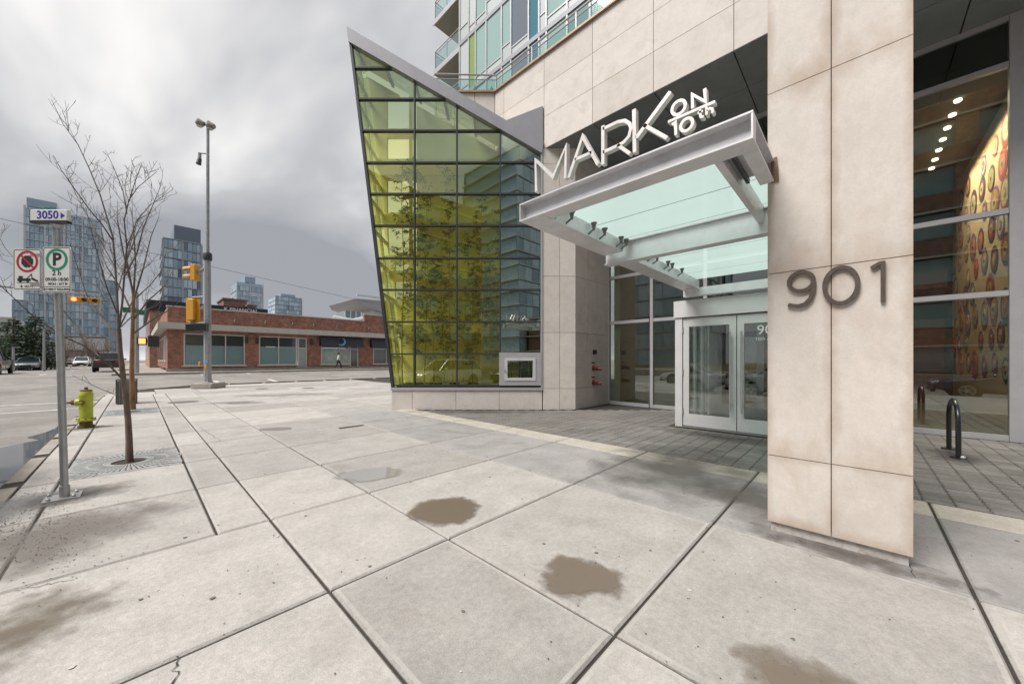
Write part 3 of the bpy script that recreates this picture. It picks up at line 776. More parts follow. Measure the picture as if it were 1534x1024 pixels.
# painted rings of the mural
ring_cols = [(0.06,0.05,0.05),(0.30,0.06,0.03),(0.45,0.25,0.05),(0.10,0.12,0.20),(0.20,0.10,0.22),(0.35,0.30,0.12),(0.50,0.42,0.30),(0.13,0.16,0.07),(0.55,0.12,0.10)]
ring_m = [M_('ring_paint_%d'%i, c, 0.6) for i, c in enumerate(ring_cols)]
mural = thing('wall_mural', 'orange lobby mural of many painted concentric rings behind the glazing', 'mural', (14.5,-2.19,0.4))
rr = random.Random(3)
for ib in range(8):
    for iz in range(9):
        b_ = 11.95+ib*0.92+(0.3 if iz%2 else 0)+rr.uniform(-0.1,0.1); z_ = 1.35+iz*0.62+rr.uniform(-0.08,0.08); r0 = rr.uniform(0.24,0.40)
        if rr.random() < 0.1: continue
        rads = [r0, r0*rr.uniform(0.62,0.8), r0*rr.uniform(0.3,0.5), r0*0.15]; cs = [rr.choice((0,1,3,4))]+rr.sample((2,5,6,8,1),2)+[rr.choice((0,6))]
        mbx = MB()
        for q in range(4):
            mbx.cur = q; mbx.lathe((b_,-2.198,z_), [(rads[q],0.0),(rads[q],0.006+0.004*q),(0.001,0.006+0.004*q)], 18, axis='y')
        part('painted_ring', mbx, [ring_m[c] for c in cs], mural)
# entrance vestibule
ves = thing('entrance_vestibule', 'pale grey metal entrance vestibule with glazed double doors under the canopy', 'entrance', (FB,1.8,0))
part('jamb', MB().box(FB-0.02,FB+0.16,2.77,2.92,0.0,2.42), pale_metal, ves)
part('jamb', MB().box(FB-0.02,FB+0.16,0.02,0.79,0.0,2.42), pale_metal, ves)
part('header', MB().box(FB-0.05,FB+0.30,0.0,2.94,2.43,2.80), pale_metal, ves)
part('vestibule_roof', MB().box(FB+0.31,GB-0.08,0.0,2.94,2.6,2.78), pale_metal, ves)
for k, b_ in enumerate((9.3,9.9,10.5,11.1)):
    part('side_mullion', MB().box(b_-0.03,b_+0.03,2.84,2.92,0.0,2.6), pale_metal, ves)
for k, b_ in enumerate((8.8,9.33,9.93,10.53)):
    part('side_pane', MB().box(b_+0.0,b_+0.55,2.87,2.885,0.05,2.58), clear_glass, ves)
part('inner_frame', MB().box(10.9,11.0,0.1,0.6,0,2.55), pale_metal, ves)
part('inner_frame', MB().box(10.9,11.0,1.65,1.78,0,2.55), pale_metal, ves)
part('inner_frame', MB().box(10.9,11.0,2.55,2.8,0,2.55), pale_metal, ves)
part('inner_frame', MB().box(10.905,10.995,0.6,2.55,0.0,0.3), pale_metal, ves)
part('inner_frame', MB().box(10.905,10.995,0.6,2.55,2.2,2.55), pale_metal, ves)
part('threshold', MB().box(FB-0.06,FB+0.18,0.8,2.76,0.0,0.03), chrome, ves)
for (a1, a0, side) in ((2.755,1.748,1),(1.732,0.80,-1)):
    d = part('door', MB().box(FB,FB+0.05,a0,a1,0.04,0.30).box(FB,FB+0.05,a0,a1,2.22,2.40).box(FB,FB+0.05,a0,a0+0.12,0.30,2.22).box(FB,FB+0.05,a1-0.12,a1,0.30,2.22), pale_metal, ves)
    part('pane', MB().box(FB+0.02,FB+0.03,a0+0.12,a1-0.12,0.30,2.22), clear_glass, d)
    ha = a0+0.09 if side == 1 else a1-0.09
    h_ = part('pull_handle', MB().tube([(FB-0.085,ha,0.42),(FB-0.085,ha,2.06)], 0.019, 10), chrome, d, 30)
    part('handle_stud', MB().tube([(FB+0.01,ha,0.58),(FB-0.08,ha,0.58)], 0.012, 6).tube([(FB+0.01,ha,1.92),(FB-0.08,ha,1.92)], 0.012, 6), chrome, d)
    for z in (0.35,1.22,2.15):
        if side == 1: part('hinge', MB().tube([(FB-0.015,a1+0.006,z-0.07),(FB-0.015,a1+0.006,z+0.07)], 0.014, 8), galv, d)
    if side == -1:
        vinyl = M_('white_vinyl', (0.7,0.7,0.7), 0.6)
        ac = 1.215
        part('door_number', text_mb('901', 0.26, 0.002, lambda x,y,t: (FB+0.018-t, ac-x, 2.07+y)), vinyl, d)
        part('door_number', text_mb('10th AVE SW', 0.088, 0.002, lambda x,y,t: (FB+0.018-t, ac-0.03-x, 1.90+y)), vinyl, d)
# tower above
TB = 12.2
part('tower_body', MB().box(TB+0.06,34,-12,15.0,10.62,40), tower_slate, bld)
part('podium_roof', MB().prism([(FB+0.31,-8),(FB+0.31,8.9),(7.35,10.3),(9.6,12.5),(16,15),(40,15),(40,-8)], 'z', 10.35, 10.60), seam, bld)
tm = [15.02,14.28,13.74,12.95,11.89,11.29,10.23,9.65,9.26,8.23,7.2,6.2,5.3,4.3,3.3,2.2,1.2]
tcol = [tower_white,tower_lime,tower_aqua,tower_aqua,tower_aqua,tower_slate,tower_blue,tower_white,tower_aqua,tower_glass,tower_aqua,tower_glass,tower_white,tower_aqua,tower_glass,tower_aqua]
for fl, z0 in enumerate((9.6,12.5,15.4,18.3,21.2,24.1,27.0,29.9)):
    part('floor_band', MB().box(TB-0.05,TB+0.05,-12,15.03,z0-0.13,z0+0.07), grey_clad, bld)
    for i in range(len(tm)-1):
        a1, a0 = tm[i], tm[i+1]
        c = tcol[i] if fl < 4 else tcol[(i*5+fl*3) % 16]
        if fl == 3 and i == 1: c = tower_white
        zs = z0+0.42+0.35*((i*7+fl) % 3 == 0)
        if c is tower_lime or c is tower_blue: 
            part('window_panel', MB().box(TB,TB+0.03,a0+0.04,a1-0.04,z0+0.07,z0+2.77), c, bld)
        else:
            part('spandrel', MB().box(TB,TB+0.03,a0+0.04,a1-0.04,z0+0.07,zs-0.03), tower_white, bld)
            part('window_panel', MB().box(TB,TB+0.03,a0+0.04,a1-0.04,zs+0.03,z0+2.77), c, bld)
            part('transom', MB().box(TB-0.03,TB+0.04,a0+0.04,a1-0.04,zs-0.03,zs+0.03), silver, bld)
for a in tm: part('mullion', MB().box(TB-0.045,TB+0.045,a-0.04,a+0.04,10.62,32), silver, bld)
bal_m = M_('balcony_soffit', (0.34,0.31,0.25), 0.8)
part('tower_return', MB().box(14.0,30,15.01,17.0,10.62,40), tower_white, bld)
for z0 in (15.3,18.2,21.1,24.0):
    part('balcony_slab', MB().box(TB+0.02,13.99,15.08,17.4,z0-0.22,z0), bal_m, bld)
    part('balcony_edge', MB().box(TB-0.03,TB+0.018,15.08,17.45,z0-0.25,z0+0.03), silver, bld)
    rail_line([(TB+0.05,15.15),(TB+0.05,17.35),(13.95,17.35)], z0, 1.1, bld, 1.1)
    part('balcony_door', MB().box(13.95,13.99,15.3,17.2,z0+0.05,z0+2.4), tower_glass, bld)
# terrace conifers
def conifer(name, x, y, z, h, r, label, grp=None, n=260, mat=needle2):
    t = thing(name, label, 'tree', (x,y,z), group=grp)
    part('trunk', MB().tube([(x,y,z),(x,y,z+h*0.95)], [r*0.07,r*0.01], 6), bark, t)
    mb = MB(); rg = random.Random(int(x*100+y*10))
    for k in range(n):
        u = rg.random()**0.75; zz = z+h*(0.06+0.94*u); rad = r*(1-u)**0.9*(0.55+0.5*rg.random())+0.01
        th = rg.random()*6.283; L = r*0.42*(1.15-u)
        d = Vector((math.cos(th),math.sin(th),-0.25+rg.uniform(-0.15,0.25))); p = Vector((x,y,zz))+Vector((math.cos(th),math.sin(th),0))*(rad-L*0.6)
        s = d.cross(Vector((0,0,1))).normalized()*L*0.28; q = p+d*L
        mb.add([p-s*0.3,p+d*L*0.5-s,q,p+d*L*0.5+s,p+s*0.3+Vector((0,0,L*0.12))], [(0,1,2,3,4)])
        mb.add([p,p+d*L*0.6+Vector((0,0,L*0.2)),q,p+d*L*0.5-Vector((0,0,L*0.16))], [(0,1,2,3)])
    part('crown', mb, mat, t)
    return t
for i, (u, lab) in enumerate(((0.18,'first'),(0.45,'second'),(0.72,'third'),(0.93,'fourth'))):
    p = Vector((FB+0.45,8.8)).lerp(Vector((7.5,10.3)), u)
    conifer('potted_conifer', p.x+0.15, p.y+0.15, 10.6, 0.62, 0.2, 'small dark conifer %s from the stone corner behind the terrace rail' % lab, 'terrace conifers', 220)

# ================================================================== glass atrium (splayed prism)
YF, YB = 10.80, 12.16
XL0, ZB = onY(587,579,YF)          # foot of the leaning edge
XAP, ZAP = onY(522,47,YF)          # apex
XR, ZR = 1.34, onY(812,232,YF)[1]
atr = thing('glass_atrium', 'leaning yellow green glass atrium with dark mullions and sloping grey roof edge', 'atrium', (-1.0,YF,0), frame='c')
def xl(z): return XL0 + (XAP-XL0)*(z-ZB)/(ZAP-ZB)
gx0, gz0 = onY(524.6,66,YF); gx1, gz1 = onY(810,231,YF)
def ztop(x): return gz0 + (gz1-gz0)*(x-gx0)/(gx1-gx0)
rows = [onY(700,y,YF)[1] for y in (577,530,482,434,386.7,338,290.5,243.7,196,148.6,102,54)]
colx = [onY(x,300,YF)[0] for x in (621,684.5,749.5)] + [XR-0.04]
# stone plinth with slabs
xs_ = [XL0] + [onY(x,600,YF)[0] for x in (618,683,748)] + [XR]
for i in range(4):
    part('stone_panel', MB().box(xs_[i]+0.005,xs_[i+1]-0.005,YF-0.02,YF+0.05,0.0,0.565), stone, atr)
part('plinth_core', MB().prism([(XL0+0.03,YF+0.05),(XR,YF+0.05),(XR,YB),(XL0+0.03,YB)], 'z', 0.0, 0.56), seam, atr)
part('sill', MB().box(XL0-0.02,XR,YF-0.05,YF+0.08,0.575,0.66), silver, atr)
# clipped panes
def clip(poly, f):
    out = []
    for i in range(len(poly)):
        p, q = poly[i], poly[(i+1)%len(poly)]
        a, b = f(p), f(q)
        if a >= 0: out.append(p)
        if a*b < 0:
            t = a/(a-b); out.append((p[0]+(q[0]-p[0])*t, p[1]+(q[1]-p[1])*t))
    return out
rg = random.Random(11)
cx_all = [-6.0] + colx
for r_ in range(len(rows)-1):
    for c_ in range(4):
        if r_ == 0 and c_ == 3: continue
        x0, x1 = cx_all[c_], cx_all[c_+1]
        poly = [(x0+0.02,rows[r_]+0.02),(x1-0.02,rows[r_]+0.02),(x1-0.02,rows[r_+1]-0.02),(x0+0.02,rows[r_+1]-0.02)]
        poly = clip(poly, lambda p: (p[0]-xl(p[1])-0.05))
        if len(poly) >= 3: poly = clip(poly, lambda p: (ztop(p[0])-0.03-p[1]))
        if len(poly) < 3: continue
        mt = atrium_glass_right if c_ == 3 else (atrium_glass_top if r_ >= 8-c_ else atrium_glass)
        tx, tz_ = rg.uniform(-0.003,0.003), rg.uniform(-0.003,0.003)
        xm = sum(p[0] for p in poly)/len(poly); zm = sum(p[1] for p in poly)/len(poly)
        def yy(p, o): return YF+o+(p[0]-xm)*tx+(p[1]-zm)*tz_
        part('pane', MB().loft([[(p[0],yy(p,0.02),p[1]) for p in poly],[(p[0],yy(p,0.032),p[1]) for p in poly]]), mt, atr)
# mullion grid
for z in rows[:-1]:
    x0 = xl(z)
    x1 = XR-0.02
    if z > gz1: x1 = min(x1, gx0+(z-gz0)*(gx1-gx0)/(gz1-gz0))
    if x1 > x0+0.1: part('transom', MB().box(x0+0.02,x1,YF-0.035,YF+0.09,z-0.022,z+0.022), dark_frame, atr)
for x in colx[:3]:
    z0 = rows[0] if x < 0.05 else rows[1]
    part('mullion', MB().box(x-0.022,x+0.022,YF-0.042,YF+0.10,z0 if x<0 else rows[0],ztop(x)-0.01), dark_frame, atr)
part('corner_mullion', MB().prism([(xl(0.66)-0.01,0.66),(xl(0.66)+0.06,0.66),(xl(gz0+0.1)+0.06,gz0+0.1),(xl(gz0+0.1)-0.01,gz0+0.1)], 'y', YF-0.05, YF+0.12), dark_frame, atr)
part('side_frame', MB().box(XR-0.045,XR+0.012,YF-0.06,YF+0.05,0.575,gz1+0.15), silver, atr)
# hopper window at the foot
hz0, hz1 = rows[0], rows[1]; hx0, hx1 = colx[2]-0.02, XR-0.05
hop = part('hopper_window', MB().stroke([(hx0+0.07,hz0+0.09),(hx1-0.07,hz0+0.09),(hx1-0.07,hz1-0.04),(hx0+0.07,hz1-0.04)], 0.17, YF-0.07, YF+0.03, 'y', True), silver, atr)
part('frame', MB().stroke([(hx0+0.19,hz0+0.19),(hx1-0.19,hz0+0.19),(hx1-0.19,hz1-0.16),(hx0+0.19,hz1-0.16)], 0.08, YF-0.085, YF+0.02, 'y', True), pale_metal, hop)
part('pane', MB().box(hx0+0.2,hx1-0.2,YF-0.02,YF-0.01,hz0+0.2,hz1-0.17), M_glass('hopper_glass', (0.85,0.88,0.55), 0.16), hop)
part('catch', MB().box(hx0+0.14,hx0+0.17,YF-0.12,YF-0.08,hz0+0.42,hz0+0.48), chrome, hop)
# grey roof edge and sloping roof
pA = onY(521,44,YF); pB = onY(756,182,YF); pC = onY(813,160,YF)
part('roof_fascia', MB().prism([pA,(gx0-0.02,gz0),(gx1+0.03,gz1-0.02),(XR+0.03,pB[1]-0.65),pB], 'y', YF-0.10, YF+0.10), grey_clad, atr)
part('gable_panel', MB().prism([(pB[0]+0.02,pB[1]),(gx1+0.03,gz1+0.005),(pC[0],gz1+0.005),pC], 'y', YF-0.04, YF+0.16), grey_clad, atr)
for k in range(5):
    def rp(u, y, dz): 
        x = pA[0]+0.03+(pB[0]-pA[0]-0.03)*u; return (x, y, pA[1]-0.06+(pB[1]-pA[1])*u+dz)
    u0, u1 = k/5+0.012, (k+1)/5-0.012
    part('skylight' if k in (1,2,3) else 'roof_panel', MB().loft([[rp(u0,YF+0.1,-0.02),rp(u1,YF+0.1,-0.02),rp(u1,YB,-0.02),rp(u0,YB,-0.02)],[rp(u0,YF+0.1,0),rp(u1,YF+0.1,0),rp(u1,YB,0),rp(u0,YB,0)]]), clear_glass if k in (1,2,3) else wall_cream, atr)  # beyond the first skylight, the glazed ones are added to brighten the interior
    part('rafter', MB().loft([[rp(k/5-0.010,YF+0.1,-0.12),rp(k/5+0.010,YF+0.1,-0.12),rp(k/5+0.010,YB,-0.12),rp(k/5-0.010,YB,-0.12)],[rp(k/5-0.010,YF+0.1,0.01),rp(k/5+0.010,YF+0.1,0.01),rp(k/5+0.010,YB,0.01),rp(k/5-0.010,YB,0.01)]]), grey_clad, atr)
# rear wall with a stack of openings near the leaning side
WX0, WX1 = -3.72, -2.72
def seg_wall(x0f, x1f, z0, z1, name='rear_wall'):
    zt0, zt1 = z0, z1
    poly = [(x0f(z0),z0),(x1f(z0),z0),(x1f(z1),z1),(x0f(z1),z1)]
    poly = clip(poly, lambda p: ztop(p[0])+0.1-p[1])
    if len(poly) >= 3: part(name, MB().prism(poly, 'y', YB, YB+0.12), wall_cream, atr)
seg_wall(lambda z: WX1, lambda z: XR, 0.56, 11.5)
seg_wall(lambda z: xl(z), lambda z: WX1, 0.56, 3.3)
zz = 3.3
while zz < 10.4:
    seg_wall(lambda z: xl(z), lambda z: WX1, zz, zz+0.30, 'rear_slab')
    if zz > 4.5: seg_wall(lambda z: xl(z), lambda z: max(WX0, xl(z)+0.02), zz+0.3, zz+1.42)
    else: seg_wall(lambda z: xl(z), lambda z: max(-3.45, xl(z)+0.02), zz+0.3, zz+1.42)
    part('rear_mullion', MB().box(-2.98,-2.88,YB+0.01,YB+0.11,zz+0.3,zz+1.42), wall_cream, atr)
    zz += 1.42
seg_wall(lambda z: xl(z), lambda z: WX1, zz, 11.6)
# leaning side: glass between pale frames, floors behind
for k in range(11):
    z0, z1 = 0.62+k*0.95, 0.62+(k+1)*0.95
    for y0, y1 in ((YF+0.14,YF+0.60),(YF+0.68,YB-0.04)):
        part('side_pane', MB().loft([[(xl(z0)+0.02,y0,z0+0.06),(xl(z0)+0.02,y1,z0+0.06),(xl(z1)+0.02,y1,z1-0.05),(xl(z1)+0.02,y0,z1-0.05)],
                                     [(xl(z0)+0.035,y0,z0+0.06),(xl(z0)+0.035,y1,z0+0.06),(xl(z1)+0.035,y1,z1-0.05),(xl(z1)+0.035,y0,z1-0.05)]]), atrium_side, atr)
    part('side_rail', MB().loft([[(xl(z0),YF+0.13,z0-0.05),(xl(z0)+0.06,YF+0.13,z0-0.05),(xl(z0)+0.06,YB,z0-0.05),(xl(z0),YB,z0-0.05)],[(xl(z0),YF+0.13,z0+0.05),(xl(z0)+0.06,YF+0.13,z0+0.05),(xl(z0)+0.06,YB,z0+0.05),(xl(z0),YB,z0+0.05)]]), wall_cream, atr)
    part('side_post', MB().loft([[(xl(z0+0.051),YF+0.60,z0+0.051),(xl(z0+0.051)+0.07,YF+0.60,z0+0.051),(xl(z0+0.051)+0.07,YF+0.68,z0+0.051),(xl(z0+0.051),YF+0.68,z0+0.051)],[(xl(z1-0.051),YF+0.60,z1-0.051),(xl(z1-0.051)+0.07,YF+0.60,z1-0.051),(xl(z1-0.051)+0.07,YF+0.68,z1-0.051),(xl(z1-0.051),YF+0.68,z1-0.051)]]), wall_cream, atr)
for z in (2.35,4.1,5.9,7.7):
    part('gallery_beam', MB().box(xl(z)+0.1,XR-0.05,YB-0.55,YB-0.02,z,z+0.25), wall_cream, atr)
part('planter_bed', MB().box(XL0+0.1,XR-0.06,YF+0.14,YB-0.02,0.56,0.72), soil, atr)
# bamboo
def bamboo(X, Y, h, seed, label):
    rg = random.Random(seed)
    t = thing('bamboo', label, 'bamboo', (X,Y,0.70), frame='c', group='bamboo in the atrium')
    lean = Vector((rg.uniform(-0.05,0.05), rg.uniform(-0.015,0.015)))
    fol = [MB(), MB()]
    def stem(z): return Vector((X+lean.x*(z-0.7)+0.03*math.sin(z*1.3+seed), Y+lean.y*(z-0.7), z))
    pts = [stem(0.70+h*k/14) for k in range(15)]
    part('culm', MB().tube(pts, [0.026*(1-k/18) for k in range(15)], 7), bamboo_stem, t, 40)
    z = 0.7+h*0.16
    while z < 0.7+h*0.99:
        for q in range(rg.randint(1,3)):
            p = stem(z); th = rg.random()*6.283; L = rg.uniform(0.20,0.55)*(1.1-0.4*(z-0.7)/h)
            d = Vector((math.cos(th), math.sin(th)*0.6, rg.uniform(0.2,0.8))).normalized()
            dens = 4 if rg.random() < 0.4 else 9
            for w in range(dens):
                s = p+d*L*(0.35+0.65*w/dens)
                for e_ in range(3):
                    ld = Vector((rg.uniform(-1,1), rg.uniform(-0.6,0.6), rg.uniform(-0.9,0.3))).normalized()
                    ll = rg.uniform(0.07,0.15); sd = ld.cross(Vector((rg.uniform(-1,1),rg.uniform(-1,1),rg.uniform(-1,1)))).normalized()*ll*0.11
                    tip = s+ld*ll
                    if tip.x > XR-0.1 or tip.y > YB-0.03 or tip.y < YF+0.13 or tip.x < xl(tip.z)+0.12: continue
                    fol[1 if rg.random() < 0.36 else 0].add([s, s+ld*ll*0.4+sd, tip, s+ld*ll*0.4-sd], [(0,1,2,3)])
        z += rg.uniform(0.08,0.24)
    part('foliage', fol[0], bamboo_leaf, t); part('dry_foliage', fol[1], bamboo_leaf_dry, t)
bx = [-2.95,-2.62,-2.35,-2.0,-1.75,-1.42,-1.1,-0.78,-0.5,-0.18,0.12,0.42,0.75,1.02]
hh = [6.9,7.2,5.2,6.6,4.1,6.9,5.0,3.6,5.9,4.3,5.6,3.4,4.2,3.6]
for i, (x, h_) in enumerate(zip(bx, hh)):
    bamboo(x, YF+0.45+0.55*((i*7)%5)/5, h_, 40+i, '%s leafy bamboo in the glass atrium, %s from the leaning edge' % ('tall' if h_ > 5.4 else 'mid height' if h_ > 4.0 else 'short', ['first','second','third','fourth','fifth','sixth','seventh','eighth','ninth','tenth','eleventh','twelfth','thirteenth','last'][i]))

# ================================================================== fire hose connections on the return wall
ca = cc[1]
for zc, lab in ((1.22,'upper red fire hose connection on the stone return wall'),(0.76,'lower red fire hose connection on the stone return wall')):
    t = thing('fire_connection', lab, 'fire valve', (10.28,ca,zc))
    part('flange', MB().lathe((10.28,ca-0.03,zc), [(0.085,0.03),(0.085,0.0),(0.05,-0.015),(0.03,-0.02)], 14, 'y'), red_paint, t, 30)
    part('body', MB().tube([(10.28,ca-0.04,zc),(10.28,ca-0.16,zc-0.01)], [0.05,0.065], 10), red_paint, t, 30)
    part('cap', MB().tube([(10.30,ca-0.14,zc-0.01),(10.36,ca-0.26,zc-0.02)], [0.05,0.052], 8), red_paint, t, 30)
    part('name_plate', MB().box(10.17,10.38,ca-0.012,ca-0.002,zc+0.15,zc+0.195), red_paint, t)
t = thing('wall_box', 'small black alarm box above the red valves on stone', 'box', (10.3,ca,1.66))
part('housing', MB().bbox(10.24,10.36,ca-0.10,ca-0.002,1.66,1.80,0.012), black_paint, t)
part('grille', MB().box(10.27,10.33,ca-0.106,ca-0.10,1.69,1.77), dark_frame, t)

# ================================================================== pillar with street number
PB = 3.92
pil = thing('stone_pillar', 'tall weathered stone clad pillar carrying bronze street numerals', 'pillar', (PB+0.4,0.14,0))
part('pillar_core', MB().box(PB+0.035,PB+0.87,-0.25,0.53,0.1,10.3), seam, pil)
pz = [0.085,0.665,2.245,3.82,5.4,6.98,8.56,10.2]
for k in range(len(pz)-1):
    for a0, a1 in ((-0.28,0.15),(0.15,0.56)):
        part('stone_panel', MB().box(PB,PB+0.03,a0+(0.003 if a0>0 else 0),a1-(0.003 if a1<0.3 else 0),pz[k]+0.003,pz[k+1]-0.003), stone_stained, pil)
        part('stone_panel', MB().box(PB+0.875,PB+0.905,a0+0.003,a1-0.003,pz[k]+0.003,pz[k+1]-0.003), stone_stained, pil)
    for b0, b1 in ((PB+0.033,PB+0.45),(PB+0.456,PB+0.872)):
        part('stone_panel', MB().box(b0,b1,-0.28,-0.255,pz[k]+0.003,pz[k+1]-0.003), stone_stained, pil)
        part('stone_panel', MB().box(b0,b1,0.535,0.56,pz[k]+0.003,pz[k+1]-0.003), stone_stained, pil)
part('kick_plate', MB().box(PB+0.035,PB+0.86,-0.262,0.542,0.0,0.11), rust_metal, pil)
num = thing('street_number', 'brushed bronze numerals 901 fixed to the stone pillar', 'numerals', (PB,0.14,1.9))
def arc(cx, cz, rx, rz, t0, t1, n=26): return [(cx+rx*math.cos(R(t0+(t1-t0)*k/n)), cz+rz*math.sin(R(t0+(t1-t0)*k/n))) for k in range(n+1)]
# 9 : ring above, tail below (along -a is reading direction)
def flip(pts, c): return [(c-(x), z) for x, z in pts]
NW = 0.029
c9 = 0.333
p9 = arc(0,2.145,0.078,0.078,0,360,30)[:-1]
part('digit', MB().stroke(flip(p9,c9), NW, PB-0.028, PB-0.004, 'x', True), bronze, num, 40)
tail = [(0.080,2.13),(0.078,2.07),(0.06,2.0),(0.028,1.957),(-0.012,1.943),(-0.055,1.950),(-0.083,1.962)]
part('digit', MB().stroke(flip(tail,c9), NW, PB-0.029, PB-0.0045, 'x'), bronze, num, 40)
part('digit', MB().stroke(flip(arc(0,2.08,0.094,0.140,0,360,36)[:-1],0.094), NW, PB-0.028, PB-0.004, 'x', True), bronze, num, 40)
part('digit', MB().stroke(flip([(-0.040,2.185),(0.004,2.214),(0.020,2.214),(0.020,1.925)],-0.112), NW*0.85, PB-0.028, PB-0.004, 'x'), bronze, num)

# ================================================================== canopy
fitting_m = M_('spot_lamp_metal', (0.16,0.155,0.14), 0.4, 0.7)
can = thing('entrance_canopy', 'steel framed frosted glass canopy carrying the building sign over the entrance', 'canopy', (5.5,1.6,3.0))
CF, CL, CR = 3.03, 2.68, 0.515
zb, zt = 3.04, 3.235
def chan(mb, axis, pos, s0, s1, out, z0=zb, z1=zt, fl=0.085, th=0.014):
    """C channel; web at pos, flanges toward out"""
    f = pos+out*fl
    lo, hi = min(pos,f), max(pos,f); w0, w1 = (pos, pos-out*th) if out>0 else (pos, pos-out*th)
    w0, w1 = min(w0,w1), max(w0,w1)
    if axis == 'y':
        mb.box(w0,w1,s0,s1,z0,z1); mb.box(lo,hi,s0,s1,z0,z0+th); mb.box(lo,hi,s0,s1,z1-th,z1)
    else:
        mb.box(s0,s1,w0,w1,z0,z1); mb.box(s0,s1,lo,hi,z0,z0+th); mb.box(s0,s1,lo,hi,z1-th,z1)
    return mb
part('front_beam', chan(MB(), 'y', CF+0.085, CR, CL, -1).box(CF+0.002,CF+0.084,CR,CR+0.012,zb+0.015,zt-0.015).box(CF+0.002,CF+0.084,CL-0.012,CL,zb+0.015,zt-0.015), white_metal, can)
part('front_flange', MB().box(CF+0.10,CF+0.20,CR+0.09,CL-0.31,zb+0.003,zb+0.016), white_metal, can)
part('end_beam', chan(MB(), 'x', CR+0.085, CF+0.105, PB-0.005, -1, zb+0.002, zt-0.002), white_metal, can)
part('end_soffit', MB().box(CF+0.2,PB-0.01,CR+0.12,CR+0.30,zb+0.10,zb+0.115), white_metal, can)
part('inner_beam', MB().box(CF+0.2,5.0,0.745,0.80,zb,zt-0.02), white_metal, can)
part('inner_rail', MB().box(CF+0.2,PB,0.83-0.14,0.83-0.115,zb+0.05,zb+0.09), dark_frame, can)
part('side_beam', MB().box(CF+0.105,4.935,CL-0.30,CL-0.29,zb+0.016,zt-0.03).box(CF+0.105,4.935,CL-0.30,CL-0.10,zb+0.002,zb+0.014), white_metal, can)
part('side_beam', chan(MB(), 'x', CL-0.085, CF+0.105, 4.935, 1, zb+0.002, zt-0.002), white_metal, can)
part('cross_beam', MB().box(4.99,5.01,0.2,CL,2.921,zt-0.051).box(4.94,5.1,0.2,CL,2.905,2.92).box(4.94,5.1,0.2,CL,zt-0.05,zt-0.034), white_metal, can)
part('side_beam', MB().box(5.11,8.44,CL-0.30,CL-0.29,zb-0.035,zt-0.06).box(5.11,8.44,CL-0.30,CL,zb-0.05,zb-0.036).box(5.11,8.44,CL-0.02,CL,zb-0.035,zt-0.06), white_metal, can)
part('rear_beam', MB().box(8.45,8.60,0.2,CL+0.02,2.86,3.03), white_metal, can)
part('side_beam', MB().box(5.11,8.44,0.45,0.6,zb-0.05,zt-0.06), white_metal, can)
gy = [CF+0.22,3.45,4.17,4.90,5.62,6.34,7.06,7.78,8.5]
for i in range(len(gy)-1):
    part('glass_panel', MB().add([(gy[i]+0.006,0.62,zt-0.02),(gy[i+1]-0.006,0.62,zt-0.02),(gy[i+1]-0.006,CL-0.11,zt-0.02),(gy[i]+0.006,CL-0.11,zt-0.02)],[(0,1,2,3)]), canopy_glass, can)
# the glass edge lying behind the letters
part('glass_upstand', MB().box(CF+0.17,CF+0.185,CR+0.34,CL-0.02,zt+0.002,zt+0.075), canopy_glass, can)
for b_ in (3.31,3.53,4.02,4.29,4.75,4.90,5.24,5.42,5.80,6.02,6.5,6.7,7.2):
    s_ = part('spot_lamp', MB().lathe((b_,CL-0.36,zt-0.10), [(0.014,-0.03),(0.020,0.0),(0.026,0.03),(0.040,0.055),(0.040,0.062)], 10), fitting_m, can, 30)
    part('arm', MB().tube([(b_,CL-0.36,zt-0.115),(b_-0.03,CL-0.30,zt-0.17)], 0.011, 6), fitting_m, s_)
for b_ in (3.85,4.1,5.6): part('bracket', MB().box(b_,b_+0.03,CL-0.29,CL-0.11,zt-0.04,zt-0.016), white_metal, can)
part('wall_bracket', MB().prism([(CR-0.035,zb-0.005),(CR+0.02,zb-0.005),(CR+0.02,zt+0.01),(CR-0.02,zt+0.015),(CR-0.03,zt-0.08)], 'x', PB-0.012, PB-0.001), brown_sealant, can)
# building sign: letters standing on the front beam
sign = thing('building_sign', 'raised metal letters MARK ON 10th standing on the canopy edge', 'sign', (CF+0.07,1.5,zt))
LB0, LB1 = CF+0.03, CF+0.085
def lp(*pp): return [onb(x, y, LB0) for x, y in pp]
def letter(paths, w, closed=False, b0=LB0, b1=LB1, name='letter'):
    m = MB()
    for p in paths: m.stroke(p, w, b0, b1, 'x', closed)
    return part(name, m, letter_mat, sign, 35)
LW = 0.032
letter([lp((803,287),(802,240),(828,265),(847.5,219),(846.5,267))], LW)
letter([lp((851.5,266),(872.5,204.5),(895.5,246))], LW)
letter([lp((861,239),(886,228))], LW*0.9, name='letter_bar')
bow = lp((903,193),(925,182.5),(936,180.5),(943,185),(945,192),(942,204),(934,213),(926,217.5),(903,228))
letter([lp((903,246),(903,188))], LW)
letter([bow], LW*0.9, name='letter_bowl')
letter([lp((925,217),(943.5,230))], LW*0.9, name='letter_leg')
letter([lp((950.5,228),(949.5,163.5))], LW)
letter([lp((953,206),(1004,137))], LW, name='letter_arm')
letter([lp((964,187),(999,206.5))], LW*0.9, name='letter_leg')
def oval(cx, cy, rx, ry, sl=-0.42): return [onb(cx+rx*math.cos(R(t)), cy+ry*math.sin(R(t))+sl*rx*math.cos(R(t)), LB0) for t in range(0,360,15)]
letter([oval(1016.5,161,10.0,10.0)], 0.023, True)
letter([lp((1037.5,162),(1037,141.5),(1056.5,152),(1055.5,132.5))], 0.023)
letter([lp((1000.5,182.5),(1071,152))], 0.021, name='divider_bar')
